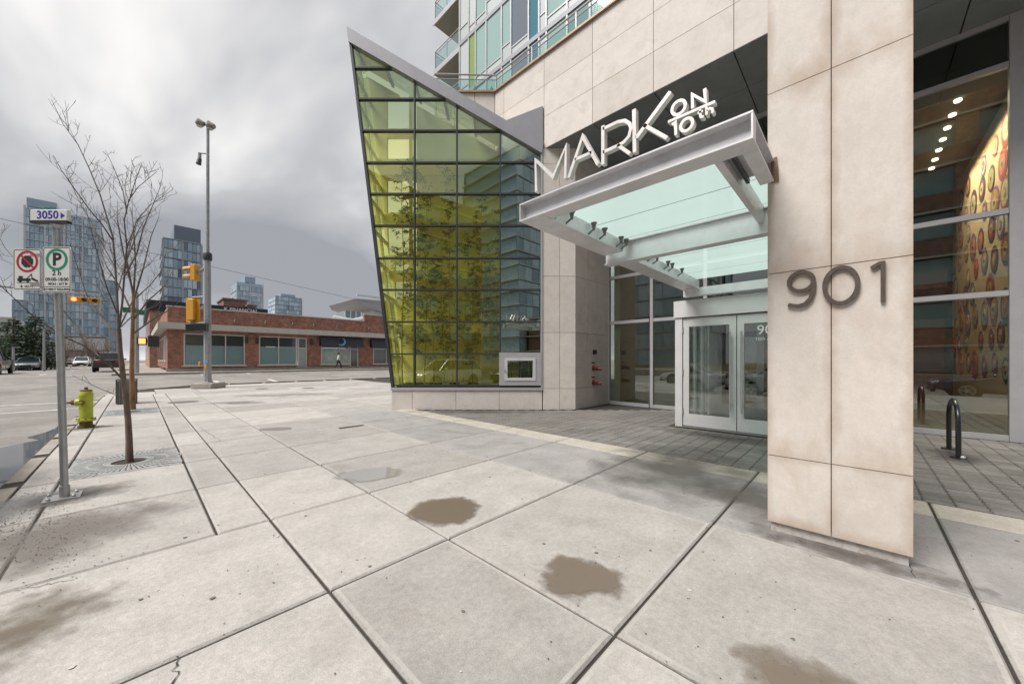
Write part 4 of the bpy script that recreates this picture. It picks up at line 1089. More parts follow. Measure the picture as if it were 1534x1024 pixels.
letter([lp((1006.5,187),(1011.5,183),(1012.5,202))], 0.022)
letter([oval(1028.5,186.5,9.0,9.0)], 0.023, True)
letter([lp((1048.5,163),(1049.5,175),(1054,174.5))], 0.016)
letter([lp((1045,169.5),(1053,166))], 0.017, name='letter_bar')
letter([lp((1058,159),(1058.5,172))], 0.016); letter([lp((1058.5,166),(1063,162),(1067,163),(1067.5,169))], 0.016, name='letter_arch')
part('sign_rail', MB().box(CF+0.04,CF+0.15,CR+0.28,CL-0.06,zt+0.001,zt+0.012), rust_metal, sign)

# ================================================================== bike rack
t = thing('bike_rack', 'black inverted U bicycle hoop bolted to the pavers by the glazing', 'bike rack', (9.2,-1.08,0))
hp = [(8.82,-1.08,0.0),(8.82,-1.08,0.55)] + [(9.22-0.40*math.cos(R(k*15)),-1.08,0.55+0.30*math.sin(R(k*15))) for k in range(1,12)] + [(9.62,-1.08,0.55),(9.62,-1.08,0.0)]
part('hoop', MB().tube(hp, 0.03, 10), black_paint, t, 50)
for b_ in (8.82,9.62): part('base_plate', MB().lathe((b_,-1.08,0.0), [(0.09,0.002),(0.09,0.012),(0.035,0.016)], 14), black_paint, t)
part('ground_cap', MB().lathe((8.80,-1.12,0.016), [(0.025,0.0),(0.025,0.02),(0.005,0.03)], 8), sign_white, t)

# ================================================================== parking sign post
YP = F_PX*CAM_H/(745-HZ_PX)
def P(px, py): return onY(px, py, YP)
bX, _ = P(97,745)
post = thing('parking_sign_post', 'leaning galvanised post with two parking signs and zone plate 3050 on top', 'sign post', (bX,YP,0), frame='c')
tX, tZ = P(84.5,338)
part('base_plate', MB().prism([(bX-0.02,YP-0.19),(bX+0.17,YP),(bX-0.02,YP+0.19),(bX-0.21,YP)], 'z', 0.0, 0.014), galv, post)
for dx, dy in ((0,-0.13),(0.12,0),(0,0.13),(-0.15,0)):
    part('bolt', MB().lathe((bX-0.02+dx,YP+dy,0.014), [(0.016,0),(0.016,0.02),(0.006,0.028)], 6), galv, post)
part('sleeve', MB().tube([(bX,YP,0.0),(bX-0.002,YP,0.13)], 0.041, 16), galv, post, 40)
part('post', MB().tube([(bX,YP,0.02),(tX,YP,tZ)], 0.031, 18), galv, post, 40)
part('post_cap', MB().lathe((tX,YP,tZ-0.03), [(0.033,0),(0.045,0.03),(0.055,0.045),(0.055,0.065),(0.04,0.07)], 14), galv, post, 40)
def rrect(x0,x1,z0,z1,r,n=5):
    pts = []
    for cx,cz,t0 in ((x1-r,z0+r,-90),(x1-r,z1-r,0),(x0+r,z1-r,90),(x0+r,z0+r,180)):
        for k in range(n+1):
            t = R(t0+90*k/n); pts.append((cx+r*math.cos(t), cz+r*math.sin(t)))
    return pts
def plate(x0p,x1p,y0p,y1p,yoff):
    (x0,z1),(x1,z0) = P(x0p,y0p),P(x1p,y1p)
    y = YP-0.065+yoff
    s = part('sign_panel', MB().prism(rrect(x0,x1,z0,z1,0.02), 'y', y, y+0.004), sign_white, post)
    part('border', MB().stroke(rrect(x0+0.010,x1-0.010,z0+0.010,z1-0.010,0.016), 0.006, y-0.0012, y-0.0004, 'y', True), sign_black, s)
    return s, x0, x1, z0, z1, y
def ptext(s, txt, px, py, size, y, mat, bold=0.0):
    x, z = P(px, py)
    part('lettering', text_mb(txt, size, 0.001, lambda a,b,t: (x+a, y-0.001-t, z+b), bold), mat, s)
def disc(cx, cz, r, y, n=28): return MB().prism([(cx+r*math.cos(2*math.pi*k/n), cz+r*math.sin(2*math.pi*k/n)) for k in range(n)], 'y', y-0.0015, y-0.0003)
s, x0,x1,z0,z1,y = plate(29.5,71,375,435.5,0.012)
cx, cz = P(50.5,393.5)
part('no_stopping_symbol', MB().stroke(arc(cx,cz,0.104,0.104,0,360,32)[:-1], 0.023, y-0.0022, y-0.0010, 'y', True).stroke([(cx-0.07,cz+0.07),(cx+0.07,cz-0.07)], 0.018, y-0.0035, y-0.0026, 'y'), sign_red, s)
part('octagon', MB().prism([(cx+0.067*math.cos(R(22.5+45*k)), cz+0.067*math.sin(R(22.5+45*k))) for k in range(8)], 'y', y-0.0022, y-0.0010), sign_black, s)
bx0, bz0 = P(36,424)
part('tow_truck_symbol', MB().box(bx0,bx0+0.14,y-0.002,y-0.0005,bz0+0.012,bz0+0.040).box(bx0+0.012,bx0+0.055,y-0.002,y-0.0005,bz0+0.04,bz0+0.066).stroke([(bx0+0.10,bz0+0.04),(bx0+0.15,bz0+0.085),(bx0+0.155,bz0+0.035)],0.007,y-0.002,y-0.0005,'y').prism([(bx0+0.145,bz0+0.03),(bx0+0.16,bz0+0.05),(bx0+0.22,bz0+0.018),(bx0+0.225,bz0+0.004),(bx0+0.2,bz0+0.006)],'y',y-0.002,y-0.0005).lathe((bx0+0.03,y-0.001,bz0+0.008),[(0.014,-0.001),(0.014,0.0005)],12,'y').lathe((bx0+0.11,y-0.001,bz0+0.008),[(0.014,-0.001),(0.014,0.0005)],12,'y').box(bx0-0.005,bx0+0.23,y-0.002,y-0.0005,bz0-0.008,bz0-0.004), sign_black, s)
ptext(s, '◄  507-711', 50.5, 430.5, 0.034, y, sign_black)
s, x0,x1,z0,z1,y = plate(75.5,117,372.5,440,0.0)
cx, cz = P(96,391)
part('permitted_ring', MB().stroke(arc(cx,cz,0.103,0.103,0,360,32)[:-1], 0.026, y-0.0022, y-0.0010, 'y', True), sign_green, s)
ptext(s, 'P', 96, 391.5, 0.185, y, sign_black, 0.006)
ptext(s, '2 h', 96, 411, 0.078, y, sign_black, 0.001)
ptext(s, '09:00-18:00', 96.3, 420.5, 0.052, y, sign_black, 0.0008)
ptext(s, 'MON - SAT ►', 98, 427, 0.034, y, sign_black, 0.0006)
ptext(s, 'PAYMENT REQUIRED', 96.4, 435, 0.0295, y, sign_black, 0.0004)
part('rule', MB().box(x0+0.012,x1-0.012,y-0.0015,y-0.0005,P(96,431)[1]-0.0025,P(96,431)[1]+0.0025), sign_black, s)
part('bracket', MB().box(P(55,0)[0],P(110,0)[0],YP-0.055,YP-0.042,P(0,384)[1]-0.015,P(0,384)[1]+0.015).box(P(55,0)[0],P(110,0)[0],YP-0.055,YP-0.042,P(0,428)[1]-0.015,P(0,428)[1]+0.015), galv, post)
(zx0,zz1),(zx1,zz0) = P(55.5,317),P(110.5,336.5)
zn = part('zone_plate', MB().bbox(zx0,zx1,YP-0.06,YP-0.02,zz0+0.02,zz1,0.006), sign_white, post)
part('zone_trim', MB().box(zx0+0.002,zx1-0.002,YP-0.064,YP-0.016,zz0-0.005,zz0+0.02), sign_black, zn)
x_, z_ = P(81.5,325.5)
part('lettering', text_mb('3050', 0.118, 0.001, lambda a,b,t: (x_+a, YP-0.0615-t, z_+b), 0.0022), sign_blue, zn)
ax, az = P(103,326)
part('arrow', MB().prism([(ax-0.014,az-0.032),(ax+0.03,az),(ax-0.014,az+0.032)], 'y', YP-0.0625, YP-0.061), sign_blue, zn)
x_, z_ = P(84,315)
part('lettering', text_mb('PARKPLUS', 0.028, 0.003, lambda a,b,t: (x_+a, YP-0.05-t, z_+b), 0.001), street_green, zn)

# ================================================================== fire hydrant
hb, ha_ = gpt(129,640)[:2]
hyd = thing('fire_hydrant', 'yellow green fire hydrant with rusty flange at the kerb', 'hydrant', (hb,ha_,0))
part('base', MB().lathe((hb,ha_,0), [(0.13,0.0),(0.13,0.05),(0.105,0.06),(0.098,0.15)], 16), hydrant_rust, hyd, 40)
part('flange', MB().lathe((hb,ha_,0.15), [(0.155,0.0),(0.155,0.035),(0.115,0.045)], 20), hydrant_y, hyd, 30)
part('barrel', MB().lathe((hb,ha_,0.19), [(0.112,0.0),(0.107,0.04),(0.107,0.48),(0.114,0.50),(0.114,0.53),(0.105,0.555),(0.098,0.60),(0.075,0.63)], 22), hydrant_y, hyd, 40)
part('bonnet', MB().lathe((hb,ha_,0.80), [(0.10,0.0),(0.09,0.03),(0.055,0.035),(0.03,0.04),(0.03,0.085),(0.02,0.09)], 8), hydrant_rust, hyd, 30)
for k in range(8): part('flange_bolt', MB().lathe((hb+0.135*math.cos(k*0.785),ha_+0.135*math.sin(k*0.785),0.185), [(0.014,0),(0.014,0.025)], 6), hydrant_rust, hyd)
dL = Vector((-0.97,0.25,0)).normalized()
p0 = Vector((hb,ha_,0.56))
part('side_outlet', MB().tube([p0+dL*0.07, p0+dL*0.145, p0+dL*0.165], [0.075,0.075,0.06], 14), hydrant_y, hyd, 40)
part('outlet_cap', MB().tube([p0+dL*0.16, p0+dL*0.22, p0+dL*0.23, p0+dL*0.29], [0.06,0.052,0.025,0.02], 8), hydrant_rust, hyd, 40)
dF = Vector((-0.5,-0.87,0)).normalized()
part('front_outlet', MB().tube([p0+dF*0.07, p0+dF*0.13], [0.055,0.052], 14), hydrant_rust, hyd, 40)
part('outlet_nut', MB().tube([p0+dF*0.13, p0+dF*0.17], [0.03,0.026], 5), hydrant_y, hyd)

# ================================================================== street trees and grates
def grate(y0, y1, label):
    x0, x1 = -0.655, 0.475
    cxx, cyy = -0.08, (y0+y1)/2
    t = thing('tree_grate', label, 'tree grate', (cxx,cyy,0), group='tree grates')
    n = 48; inner = []; outer = []
    for k in range(n):
        th = 2*math.pi*k/n; c, s_ = math.cos(th), math.sin(th)
        inner.append((cxx+0.19*c, cyy+0.19*s_))
        kx = ((x1-cxx) if c>0 else (cxx-x0))/max(abs(c),1e-6); ky = ((y1-cyy) if s_>0 else (cyy-y0))/max(abs(s_),1e-6); m_ = min(kx,ky)
        outer.append((cxx+m_*c, cyy+m_*s_))
    mb = MB()
    mb.loft([[(x,y,-0.02) for x,y in inner],[(x,y,0.0) for x,y in inner],[(x,y,0.0) for x,y in outer],[(x,y,-0.02) for x,y in outer]], cap=False)
    part('plate', mb, grate_mat, t)
    part('pit_soil', MB().lathe((cxx,cyy,-0.0215), [(0.25,0),(0.25,0.004),(0.01,0.009)], 20), soil, t)
    sl = MB(); lt = MB()
    for k in range(64):
        th = 2*math.pi*(k+0.5)/64; c, s_ = math.cos(th), math.sin(th)
        kx = ((x1-cxx) if c>0 else (cxx-x0))/max(abs(c),1e-6); ky = ((y1-cyy) if s_>0 else (cyy-y0))/max(abs(s_),1e-6); m_ = min(kx,ky)-0.03
        if abs(c) > 0.80 and k % 2: continue
        r = 0.24
        while r+0.09 < m_:
            e_ = min(r+0.16, m_)
            p, q = Vector((cxx+r*c,cyy+r*s_)), Vector((cxx+e_*c,cyy+e_*s_)); w = Vector((-s_,c))*0.0055*(1+r)
            sl.add([(*(p-w),0.0015),(*(q-w),0.0015),(*(q+w),0.0015),(*(p+w),0.0015)], [(0,1,2,3)])
            w2 = w*1.0; sh = Vector((-s_,c))*0.012*(1+r)
            lt.add([(*(p-w2+sh),0.002),(*(q-w2+sh),0.002),(*(q+w2+sh),0.002),(*(p+w2+sh),0.002)], [(0,1,2,3)])
            r += 0.20
    part('slots', sl, slot_mat, t); part('ribs', lt, slot_light, t)
    for rr_ in (0.225,0.36,0.5):
        part('ring_rib', MB().stroke([(cxx+rr_*1.15*math.cos(2*math.pi*k/36),cyy+rr_*math.sin(2*math.pi*k/36)) for k in range(36)], 0.012, 0.0, 0.003, 'z', True), slot_light, t)
grate(6.9, 8.3, 'pale cast iron tree grate with radial slots round the grey tree beside the sign post')
grate(14.0, 15.5, 'cast iron tree grate round the peeling brown trunk by the litter bin')
def limb_tubes(mb, pts, r0, r1, n=6):
    k = len(pts)
    mb.tube(pts, [r0+(r1-r0)*i/(k-1) for i in range(k)], n)
def twigs(mb, pts, r0, rg, depth=2, dens=5.0, lmax=0.8):
    """side shoots along a limb, bending upward"""
    P_ = [Vector(p) for p in pts]
    L = sum((P_[i+1]-P_[i]).length for i in range(len(P_)-1))
    n = max(1, int(L*dens))
    for k in range(n):
        u = rg.uniform(0.12, 0.97)*(len(P_)-1); i = min(int(u), len(P_)-2); f = u-i
        p = P_[i].lerp(P_[i+1], f); d = (P_[i+1]-P_[i]).normalized()
        side = Vector((rg.uniform(-1,1), rg.uniform(-1,1), rg.uniform(-0.3,0.6))); side -= d*side.dot(d)
        if side.length < 0.1: continue
        side.normalize()
        dir_ = (d*rg.uniform(0.5,1.0)+side*rg.uniform(0.5,1.0)).normalized()
        ll = rg.uniform(0.25,1.0)*lmax*(1.0-0.4*u/len(P_))
        q = [p]; cur = p.copy()
        for s_ in range(4):
            dir_ = (dir_+Vector((rg.uniform(-0.14,0.14),rg.uniform(-0.14,0.14),0.10+rg.uniform(-0.1,0.12)))).normalized()
            cur = cur+dir_*ll/4; q.append(cur.copy())
        limb_tubes(mb, q, max(r0*0.36,0.0022), max(r0*0.10,0.0015), 4)
        if depth > 1: twigs(mb, q, max(r0*0.5,0.0035), rg, depth-1, dens*1.1, lmax*0.5)
def bare_tree(name, label, base, build, barkm, trunk_mat, rg):
    t = thing(name, label, 'tree', base, frame='c', group='bare street trees')
    tr, lm = build(rg)
    part('trunk', tr, trunk_mat, t, 60)
    part('crown', lm, barkm, t)
    return t
YT = F_PX*CAM_H/(690-HZ_PX)
def T(px, py, dy=0.0):
    X, z = onY(px, py, YT); s_ = (YT+dy)/YT
    return (X*s_, YT+dy, CAM_H+(z-CAM_H)*s_)
def build1(rg):
    tr = MB(); lm = MB()
    trunk = [T(194,693),T(193.5,660),T(192,630),T(189,598),T(184,560),T(180,525),T(178,492)]
    tr.tube(trunk, [0.046,0.039,0.036,0.034,0.032,0.028,0.026], 12)
    limbs = [
     ([T(178,494),T(175,440,.05),T(172,390,.08),T(169,355,.1),T(160,325,.12),T(150,292,.15),T(134,253,.2),T(117,217,.25),T(94,185,.25),T(77,149,.3)],0.026,0.004,0.9),
     ([T(178,492),T(183,455,-.1),T(186,415,-.2),T(190,370,-.3),T(186,330,-.35),T(193,300,-.35),T(206,281,-.35),T(235,257,-.4)],0.024,0.004,0.8),
     ([T(193,302,-.35),T(203,270,-.3),T(213,243,-.3)],0.012,0.003,0.4),
     ([T(190,320,-.35),T(184,285,-.2),T(170,250,-.1),T(158,225,0)],0.013,0.003,0.4),
     ([T(170,362,.1),T(152,335,.0),T(134,314,-.1),T(108,278,-.25),T(92,255,-.3),T(80,233,-.35)],0.017,0.004,0.6),
     ([T(172,400,.08),T(150,360,.3),T(135,330,.5),T(118,300,.6),T(100,262,.7)],0.015,0.003,0.6),
     ([T(186,415,-.2),T(205,380,-.4),T(215,340,-.5),T(230,305,-.5),T(243,273,-.55)],0.018,0.003,0.6),
     ([T(190,372,-.3),T(205,330,-.1),T(225,307,0),T(260,283,.1)],0.014,0.003,0.5),
     ([T(180,488),T(199,450,.2),T(225,427,.3),T(244,403,.4),T(250,370,.4)],0.017,0.003,0.6),
     ([T(181,490),T(197,474,-.2),T(235,457,-.4),T(251,440,-.4)],0.013,0.003,0.4),
     ([T(181,565),T(165,548,-.1),T(150,537,-.2),T(127,518,-.3),T(94,504,-.5),T(47,471,-.7),T(0,427,-.9),T(-35,385,-1.0)],0.024,0.004,0.5),
     ([T(150,537,-.2),T(131,511,-.1),T(110,483,-.0),T(94,464,0),T(70,439,.1),T(35,402,.1),T(8,372,.1),T(-12,335,.1)],0.018,0.003,0.5),
     ([T(178,511),T(152,474,.2),T(131,446,.3),T(117,403,.4),T(105,365,.4),T(88,325,.5)],0.018,0.003,0.6),
     ([T(176,470,.05),T(160,430,-.3),T(150,395,-.5),T(138,350,-.6),T(128,310,-.7)],0.016,0.003,0.6),
     ([T(189,598),T(150,582,-.3),T(125,570,-.5),T(108,562,-.6)],0.008,0.003,0.2),
     ([T(175,440,.05),T(186,400,.4),T(200,350,.6),T(212,318,.7)],0.016,0.003,0.6),
     ([T(-60,520,-.6),T(-30,470,-.7),T(0,400,-.7),T(14,375,-.7)],0.006,0.003,0.2)]
    for pts, r0, r1, lm_ in limbs[:-1]:
        limb_tubes(lm, pts, r0*0.6, r1*0.7, 7)
        twigs(lm, pts, max(r0*0.36,0.006), rg, 3, 6.2, lm_*0.9)
    return tr, lm
bare_tree('street_tree', 'bare multi branched young tree growing from the pale grate by the sign post', T(194,690), build1, bark, bark_red, random.Random(5))
YT2 = F_PX*CAM_H/(613-HZ_PX)
def build2(rg):
    tr = MB(); lm = MB()
    def U(px, py, dy=0):
        X, z = onY(px, py, YT2); s_ = (YT2+dy)/YT2
        return (X*s_, YT2+dy, CAM_H+(z-CAM_H)*s_)
    trunk = [U(199,614),U(198.5,590),U(197.5,560),U(198,520),U(199,480),U(200,440)]
    tr.tube(trunk, [0.075,0.062,0.057,0.052,0.045,0.038], 12)
    for e_ in ((200,440,185,380,176,330,176,300),(200,450,215,400,226,355,238,325),(199,470,180,430,160,400,145,360),(199,480,222,450,245,430,262,400),(200,445,203,390,200,340,196,310),(199,500,226,480,252,465,268,452),(199,440,190,390,205,350,216,330)):
        pts = [U(e_[i],e_[i+1],rg.uniform(-0.5,0.5)*i/3) for i in range(0,8,2)]
        limb_tubes(lm, pts, 0.026, 0.005, 6); twigs(lm, pts, 0.015, rg, 2, 3.2, 1.1)
    return tr, lm
X2, _ = onY(199,613,YT2)
bare_tree('street_tree', 'bare tree with peeling orange brown trunk standing in front of the litter bin', (X2,YT2,0), build2, bark, bark_peel, random.Random(9))

# ================================================================== litter bin
cb = gpt(190,604)
bn = thing('litter_bin', 'grey slatted steel litter bin behind the street trees', 'litter bin', (cb[0],cb[1],0))
binm = M_('bin_paint', (0.20,0.19,0.175), 0.6, 0.2, var=0.1, scale=6)
part('liner', MB().box(cb[0]-0.29,cb[0]+0.29,cb[1]-0.29,cb[1]+0.29,0.04,0.80), dark_frame, bn)
for k in range(8):
    o_ = -0.29+k*0.0829
    part('slat', MB().box(cb[0]+o_-0.03,cb[0]+o_+0.03,cb[1]-0.32,cb[1]-0.295,0.03,0.84), binm, bn)
    part('slat', MB().box(cb[0]-0.32,cb[0]-0.295,cb[1]+o_-0.03,cb[1]+o_+0.03,0.03,0.84), binm, bn)
    part('slat', MB().box(cb[0]+0.295,cb[0]+0.32,cb[1]+o_-0.03,cb[1]+o_+0.03,0.03,0.84), binm, bn)
bn.scale = (0.8,0.8,0.95)
part('lid', MB().bbox(cb[0]-0.33,cb[0]+0.33,cb[1]-0.33,cb[1]+0.33,0.845,0.90,0.02), binm, bn)

# ================================================================== signal and lamp pole
YS = F_PX*CAM_H/(581-HZ_PX)
def Q(px, py): return onY(px, py, YS)
sx, _ = Q(311,581)
sp = thing('signal_pole', 'tall grey lamp pole with yellow traffic signals on a concrete foot', 'signal pole', (sx,YS,0), frame='c')
part('concrete_foot', MB().bbox(Q(297,0)[0],Q(328,0)[0],YS-0.5,YS+0.5,0.0,Q(0,573)[1],0.03), kerb_mat, sp)
zf = Q(0,573)[1]
part('base_flange', MB().lathe((sx,YS,zf), [(0.23,0),(0.23,0.05),(0.19,0.08),(0.18,0.22),(0.165,0.24)], 8), pole_grey, sp)
part('lower_pole', MB().tube([(sx,YS,zf+0.05),(sx-0.01,YS,Q(0,380)[1])], [0.17,0.148], 8), pole_grey, sp)
part('collar', MB().lathe((sx,YS,Q(0,390)[1]), [(0.18,0),(0.20,0.1),(0.20,0.32),(0.16,0.4)], 12), dark_frame, sp, 40)
part('upper_pole', MB().tube([(sx,YS,Q(0,384)[1]),(sx+0.02,YS,Q(0,184)[1])], [0.085,0.062], 12), pole_grey, sp, 40)
zt_ = Q(0,186)[1]
for dx, dy, dz in ((-0.26,-0.1,0.0),(0.16,0.05,-0.05),(-0.02,0.25,0.12)):
    lh = part('flood_lamp', MB().tube([(sx+dx-0.2,YS+dy,zt_+dz-0.08),(sx+dx-0.05,YS+dy,zt_+dz),(sx+dx+0.16,YS+dy,zt_+dz-0.05)], [0.14,0.21,0.10], 10), M_('lamp_housing', (0.27,0.26,0.24), 0.6, 0.3) if dx == -0.26 else bpy.data.materials['lamp_housing'], sp, 40)
    part('lens', MB().lathe((sx+dx-0.06,YS+dy-0.02,zt_+dz-0.205), [(0.12,0.0),(0.13,0.03)], 12), window_trim, lh)
cxp, czp = Q(301.5,240)
cam_ = part('traffic_camera', MB().tube([(cxp,YS-0.1,czp+0.32),(cxp,YS-0.1,czp+0.02)], 0.075, 10).tube([(cxp,YS-0.1,czp+0.3),(sx,YS,czp+0.34)], 0.03, 6), pole_grey, sp, 40)
part('camera_lens', MB().tube([(cxp,YS-0.1,czp+0.02),(cxp-0.03,YS-0.14,czp-0.28)], [0.09,0.12], 10), dark_frame, cam_, 40)
part('arm', MB().tube([Vector((sx,YS,Q(0,398)[1])),Vector((Q(298,0)[0],YS-0.05,Q(0,408)[1]))], 0.05, 8).tube([Vector((sx,YS,Q(0,403)[1])),Vector((Q(297,0)[0],YS-0.05,Q(0,410)[1]))], 0.03, 6), pole_grey, sp)
# head turned across the view: visors point left
hx, hz = Q(291,409)
hd = part('signal_head', MB().bbox(hx-0.06,hx+0.22,YS-0.22,YS+0.12,hz-0.42,hz+0.42,0.03), yellow_sig, sp)
for dz in (0.2,-0.2):
    n = 12
    mbv = MB(); rr0 = [(hx-0.05, YS-0.05+0.17*math.cos(R(200*k/n-10)), hz+dz+0.17*math.sin(R(200*k/n-10))) for k in range(n+1)]
    rr1 = [(hx-0.40, y_-0.05, z_-0.06) for x_,y_,z_ in rr0]
    mbv.loft([rr0, rr1], closed=False, cap=False)
    part('visor', mbv, yellow_sig, hd)
    part('lens', MB().lathe((hx-0.075,YS-0.05,hz+dz), [(0.14,0.0),(0.13,0.02)], 12, 'x'), lens_dark, hd)
# head facing away with its yellow back plate
bx_, bz_ = Q(288.5,464)
hd = part('signal_head', MB().bbox(bx_-0.19,bx_+0.19,YS-0.16,YS+0.08,bz_-0.56,bz_+0.56,0.04), yellow_sig, sp)
part('back_plate', MB().box(bx_-0.36,bx_+0.36,YS+0.02,YS+0.035,bz_-0.64,bz_+0.64), yellow_sig, hd)
part('hanger', MB().tube([(bx_,YS-0.0,bz_-0.56),(bx_,YS,bz_-0.85)], 0.035, 8).tube([(bx_,YS,bz_+0.56),(bx_,YS,bz_+0.66),(sx,YS,bz_+0.70)], 0.035, 8), pole_grey, sp)
for x0p, x1p, dy in ((280,299.5,0.0),(301,317,-0.28)):
    (u0,w1),(u1,w0) = Q(x0p,484.5),Q(x1p,496.5)
    pd = part('walk_signal', MB().bbox(u0,u1,YS-0.12+dy,YS+0.12+dy,w0,w1,0.03), black_paint, sp)
    part('hood', MB().box(u0+0.03,u1-0.03,YS+0.12+dy,YS+0.3+dy,w1-0.03,w1-0.01), black_paint, pd)
part('walk_arm', MB().tube([(Q(283,0)[0],YS,Q(0,483)[1]),(sx,YS,Q(0,483)[1])], 0.03, 6), pole_grey, sp)
for pxx, pyy in ((304.5,545),(313.5,549)):
    u, w = Q(pxx,pyy)
    pb = part('push_button', MB().bbox(u-0.05,u+0.05,YS-0.26,YS-0.16,w-0.12,w+0.12,0.015), yellow_sig, sp)
    part('button', MB().lathe((u,YS-0.265,w-0.04), [(0.03,0.02),(0.03,0.0)], 10, 'y'), chrome, pb)
u, w = Q(313,541)
part('sticker', MB().box(u-0.075,u+0.075,YS-0.172,YS-0.166,w-0.09,w+0.09), M_('sticker_blue', (0.12,0.28,0.55), 0.5), sp)

# ================================================================== far signals on mast arms
def head_row(t, c, n, lit, m_axis='x', vertical=False, s=0.30):
    L = n*s
    if vertical: hd = part('signal_head', MB().bbox(c[0]-0.18,c[0]+0.18,c[1]-0.1,c[1]+0.14,c[2]-L/2,c[2]+L/2,0.03), yellow_sig, t)
    else: hd = part('signal_head', MB().bbox(c[0]-L/2-0.03,c[0]+L/2+0.03,c[1]-0.1,c[1]+0.14,c[2]-0.19,c[2]+0.19,0.03), yellow_sig, t)
    for k in range(n):
        d = (k-(n-1)/2)*s
        pc = (c[0], c[1]-0.13, c[2]-d) if vertical else (c[0]+d, c[1]-0.13, c[2])
        part('lens', MB().lathe(pc, [(0.135,0.03),(0.135,0.0),(0.02,-0.01)], 14, 'y'), red_lamp if k == lit else lens_dark, hd)
        mbv = MB(); n2 = 10
        r0_ = [(pc[0]+0.15*math.cos(R(200*q/n2-10)), pc[1]+0.03, pc[2]+0.15*math.sin(R(200*q/n2-10))) for q in range(n2+1)]
        mbv.loft([r0_, [(x,y-0.2,z-0.02) for x,y,z in r0_]], closed=False, cap=False)
        part('visor', mbv, yellow_sig, hd)
ma = 39.5
def onA(px, py, a=ma): 
    b_, z_ = ona(px, py, a); return (b_, a, z_)
c = onA(127,449.5)
gz = ramp(ma)
mt_ = thing('signal_mast', 'far mast arm signal with horizontal yellow head showing red over the avenue', 'traffic light', (-9.0,ma,gz-0.14))
part('mast_pole', MB().tube([(-9.0,ma,gz-0.14),(-9.0,ma,6.6)], [0.16,0.11], 10), pole_grey, mt_, 40)
part('mast_arm', MB().tube([(-9.0,ma,6.35),(-6,ma,6.25),(c[0]+0.7,ma,c[2]+0.42)], [0.09,0.07,0.05], 8), pole_grey, mt_, 40)
head_row(mt_, (c[0],c[1]-0.1,c[2]), 3, 0, s=0.50)
part('hanger', MB().box(c[0]-0.03,c[0]+0.03,ma-0.05,ma+0.05,c[2]+0.18,c[2]+0.44), pole_grey, mt_)
c = onA(205,556)
st = thing('street_name_pole', 'grey pole with green street name plates at the far corner', 'street sign', (c[0],ma,gz))
part('pole', MB().tube([(c[0],ma,gz),(c[0],ma,6.7)], [0.14,0.10], 10), pole_grey, st, 40)
(g0_, g0z), (g1_, g1z) = ona(184,460,ma), ona(217,470,ma)
part('name_plate', MB().box(g0_,(g0_+g1_)/2+0.1,ma-0.16,ma-0.14,g1z,g0z), street_green, st)
part('name_plate', MB().box((g0_+g1_)/2+0.15,g1_,ma-0.19,ma-0.17,g1z-0.12,g0z-0.12), street_green, st)
pc = ona(230,511,ma)
part('walk_signal', MB().bbox(pc[0]-0.33,pc[0]+0.33,ma-0.25,ma+0.1,pc[1]-0.45,pc[1]+0.45,0.05), black_paint, st)
pc2 = ona(213,511,ma)
part('hand_signal', MB().bbox(pc2[0]-0.28,pc2[0]+0.28,ma-0.2,ma+0.1,pc2[1]-0.3,pc2[1]+0.3,0.04), black_paint, st)
part('hand_lens', MB().box(pc2[0]-0.2,pc2[0]+0.18,ma-0.215,ma-0.205,pc2[1]-0.2,pc2[1]+0.22), hand_lamp, st)
part('bracket', MB().tube([(c[0],ma,pc[1]),(pc[0],ma,pc[1])], 0.05, 6), pole_grey, st)
for (px, top, lab) in ((66,492,'slim grey lamp post standing before the spruces'),(20,520,'short grey post left of the parked sedan')):
    a_ = 58; b_, z_ = ona(px, top, a_); zg = ramp(a_)-0.14
    solo('lamp_post', MB().tube([(b_,a_,zg),(b_,a_,z_)], [0.11,0.08], 8).box(b_-0.1,b_+0.4,a_-0.1,a_+0.1,z_-0.05,z_+0.06), pole_grey, lab, 'lamp post', (b_,a_,zg))

# ================================================================== brick corner shop
BA = 41.0; BZ = 0.45
sh = thing('brick_shop', 'long single storey red brick shop row with pale canopy band', 'shop', (2,BA,BZ))
opens = [(2.84,7.24,'frost',(4.35,5.76)),(8.36,11.72,'frost',(10.05,)),(14.07,17.15,'lit',(16.0,)),(20.0,24.6,'dark',(21.7,23.2)),(26.2,30.5,'frost',(28.3,))]
doors = [(11.80,12.66,'grey'),(17.22,18.18,'glass')]
part('upper_wall', MB().box(1.82,33,BA,BA+0.4,3.76,5.95), brick_red, sh)
part('raised_parapet', MB().box(18.9,33,BA+0.003,BA+0.4,5.96,6.75), brick_red, sh)
xs2 = [1.82,2.84,7.24,8.36,12.70,14.03,18.22,20.0,24.6,26.2,30.5,33]
for i in range(0,len(xs2),2): part('brick_pier', MB().box(xs2[i],xs2[i+1],BA,BA+0.4,BZ+0.25,3.758), brick_red, sh)
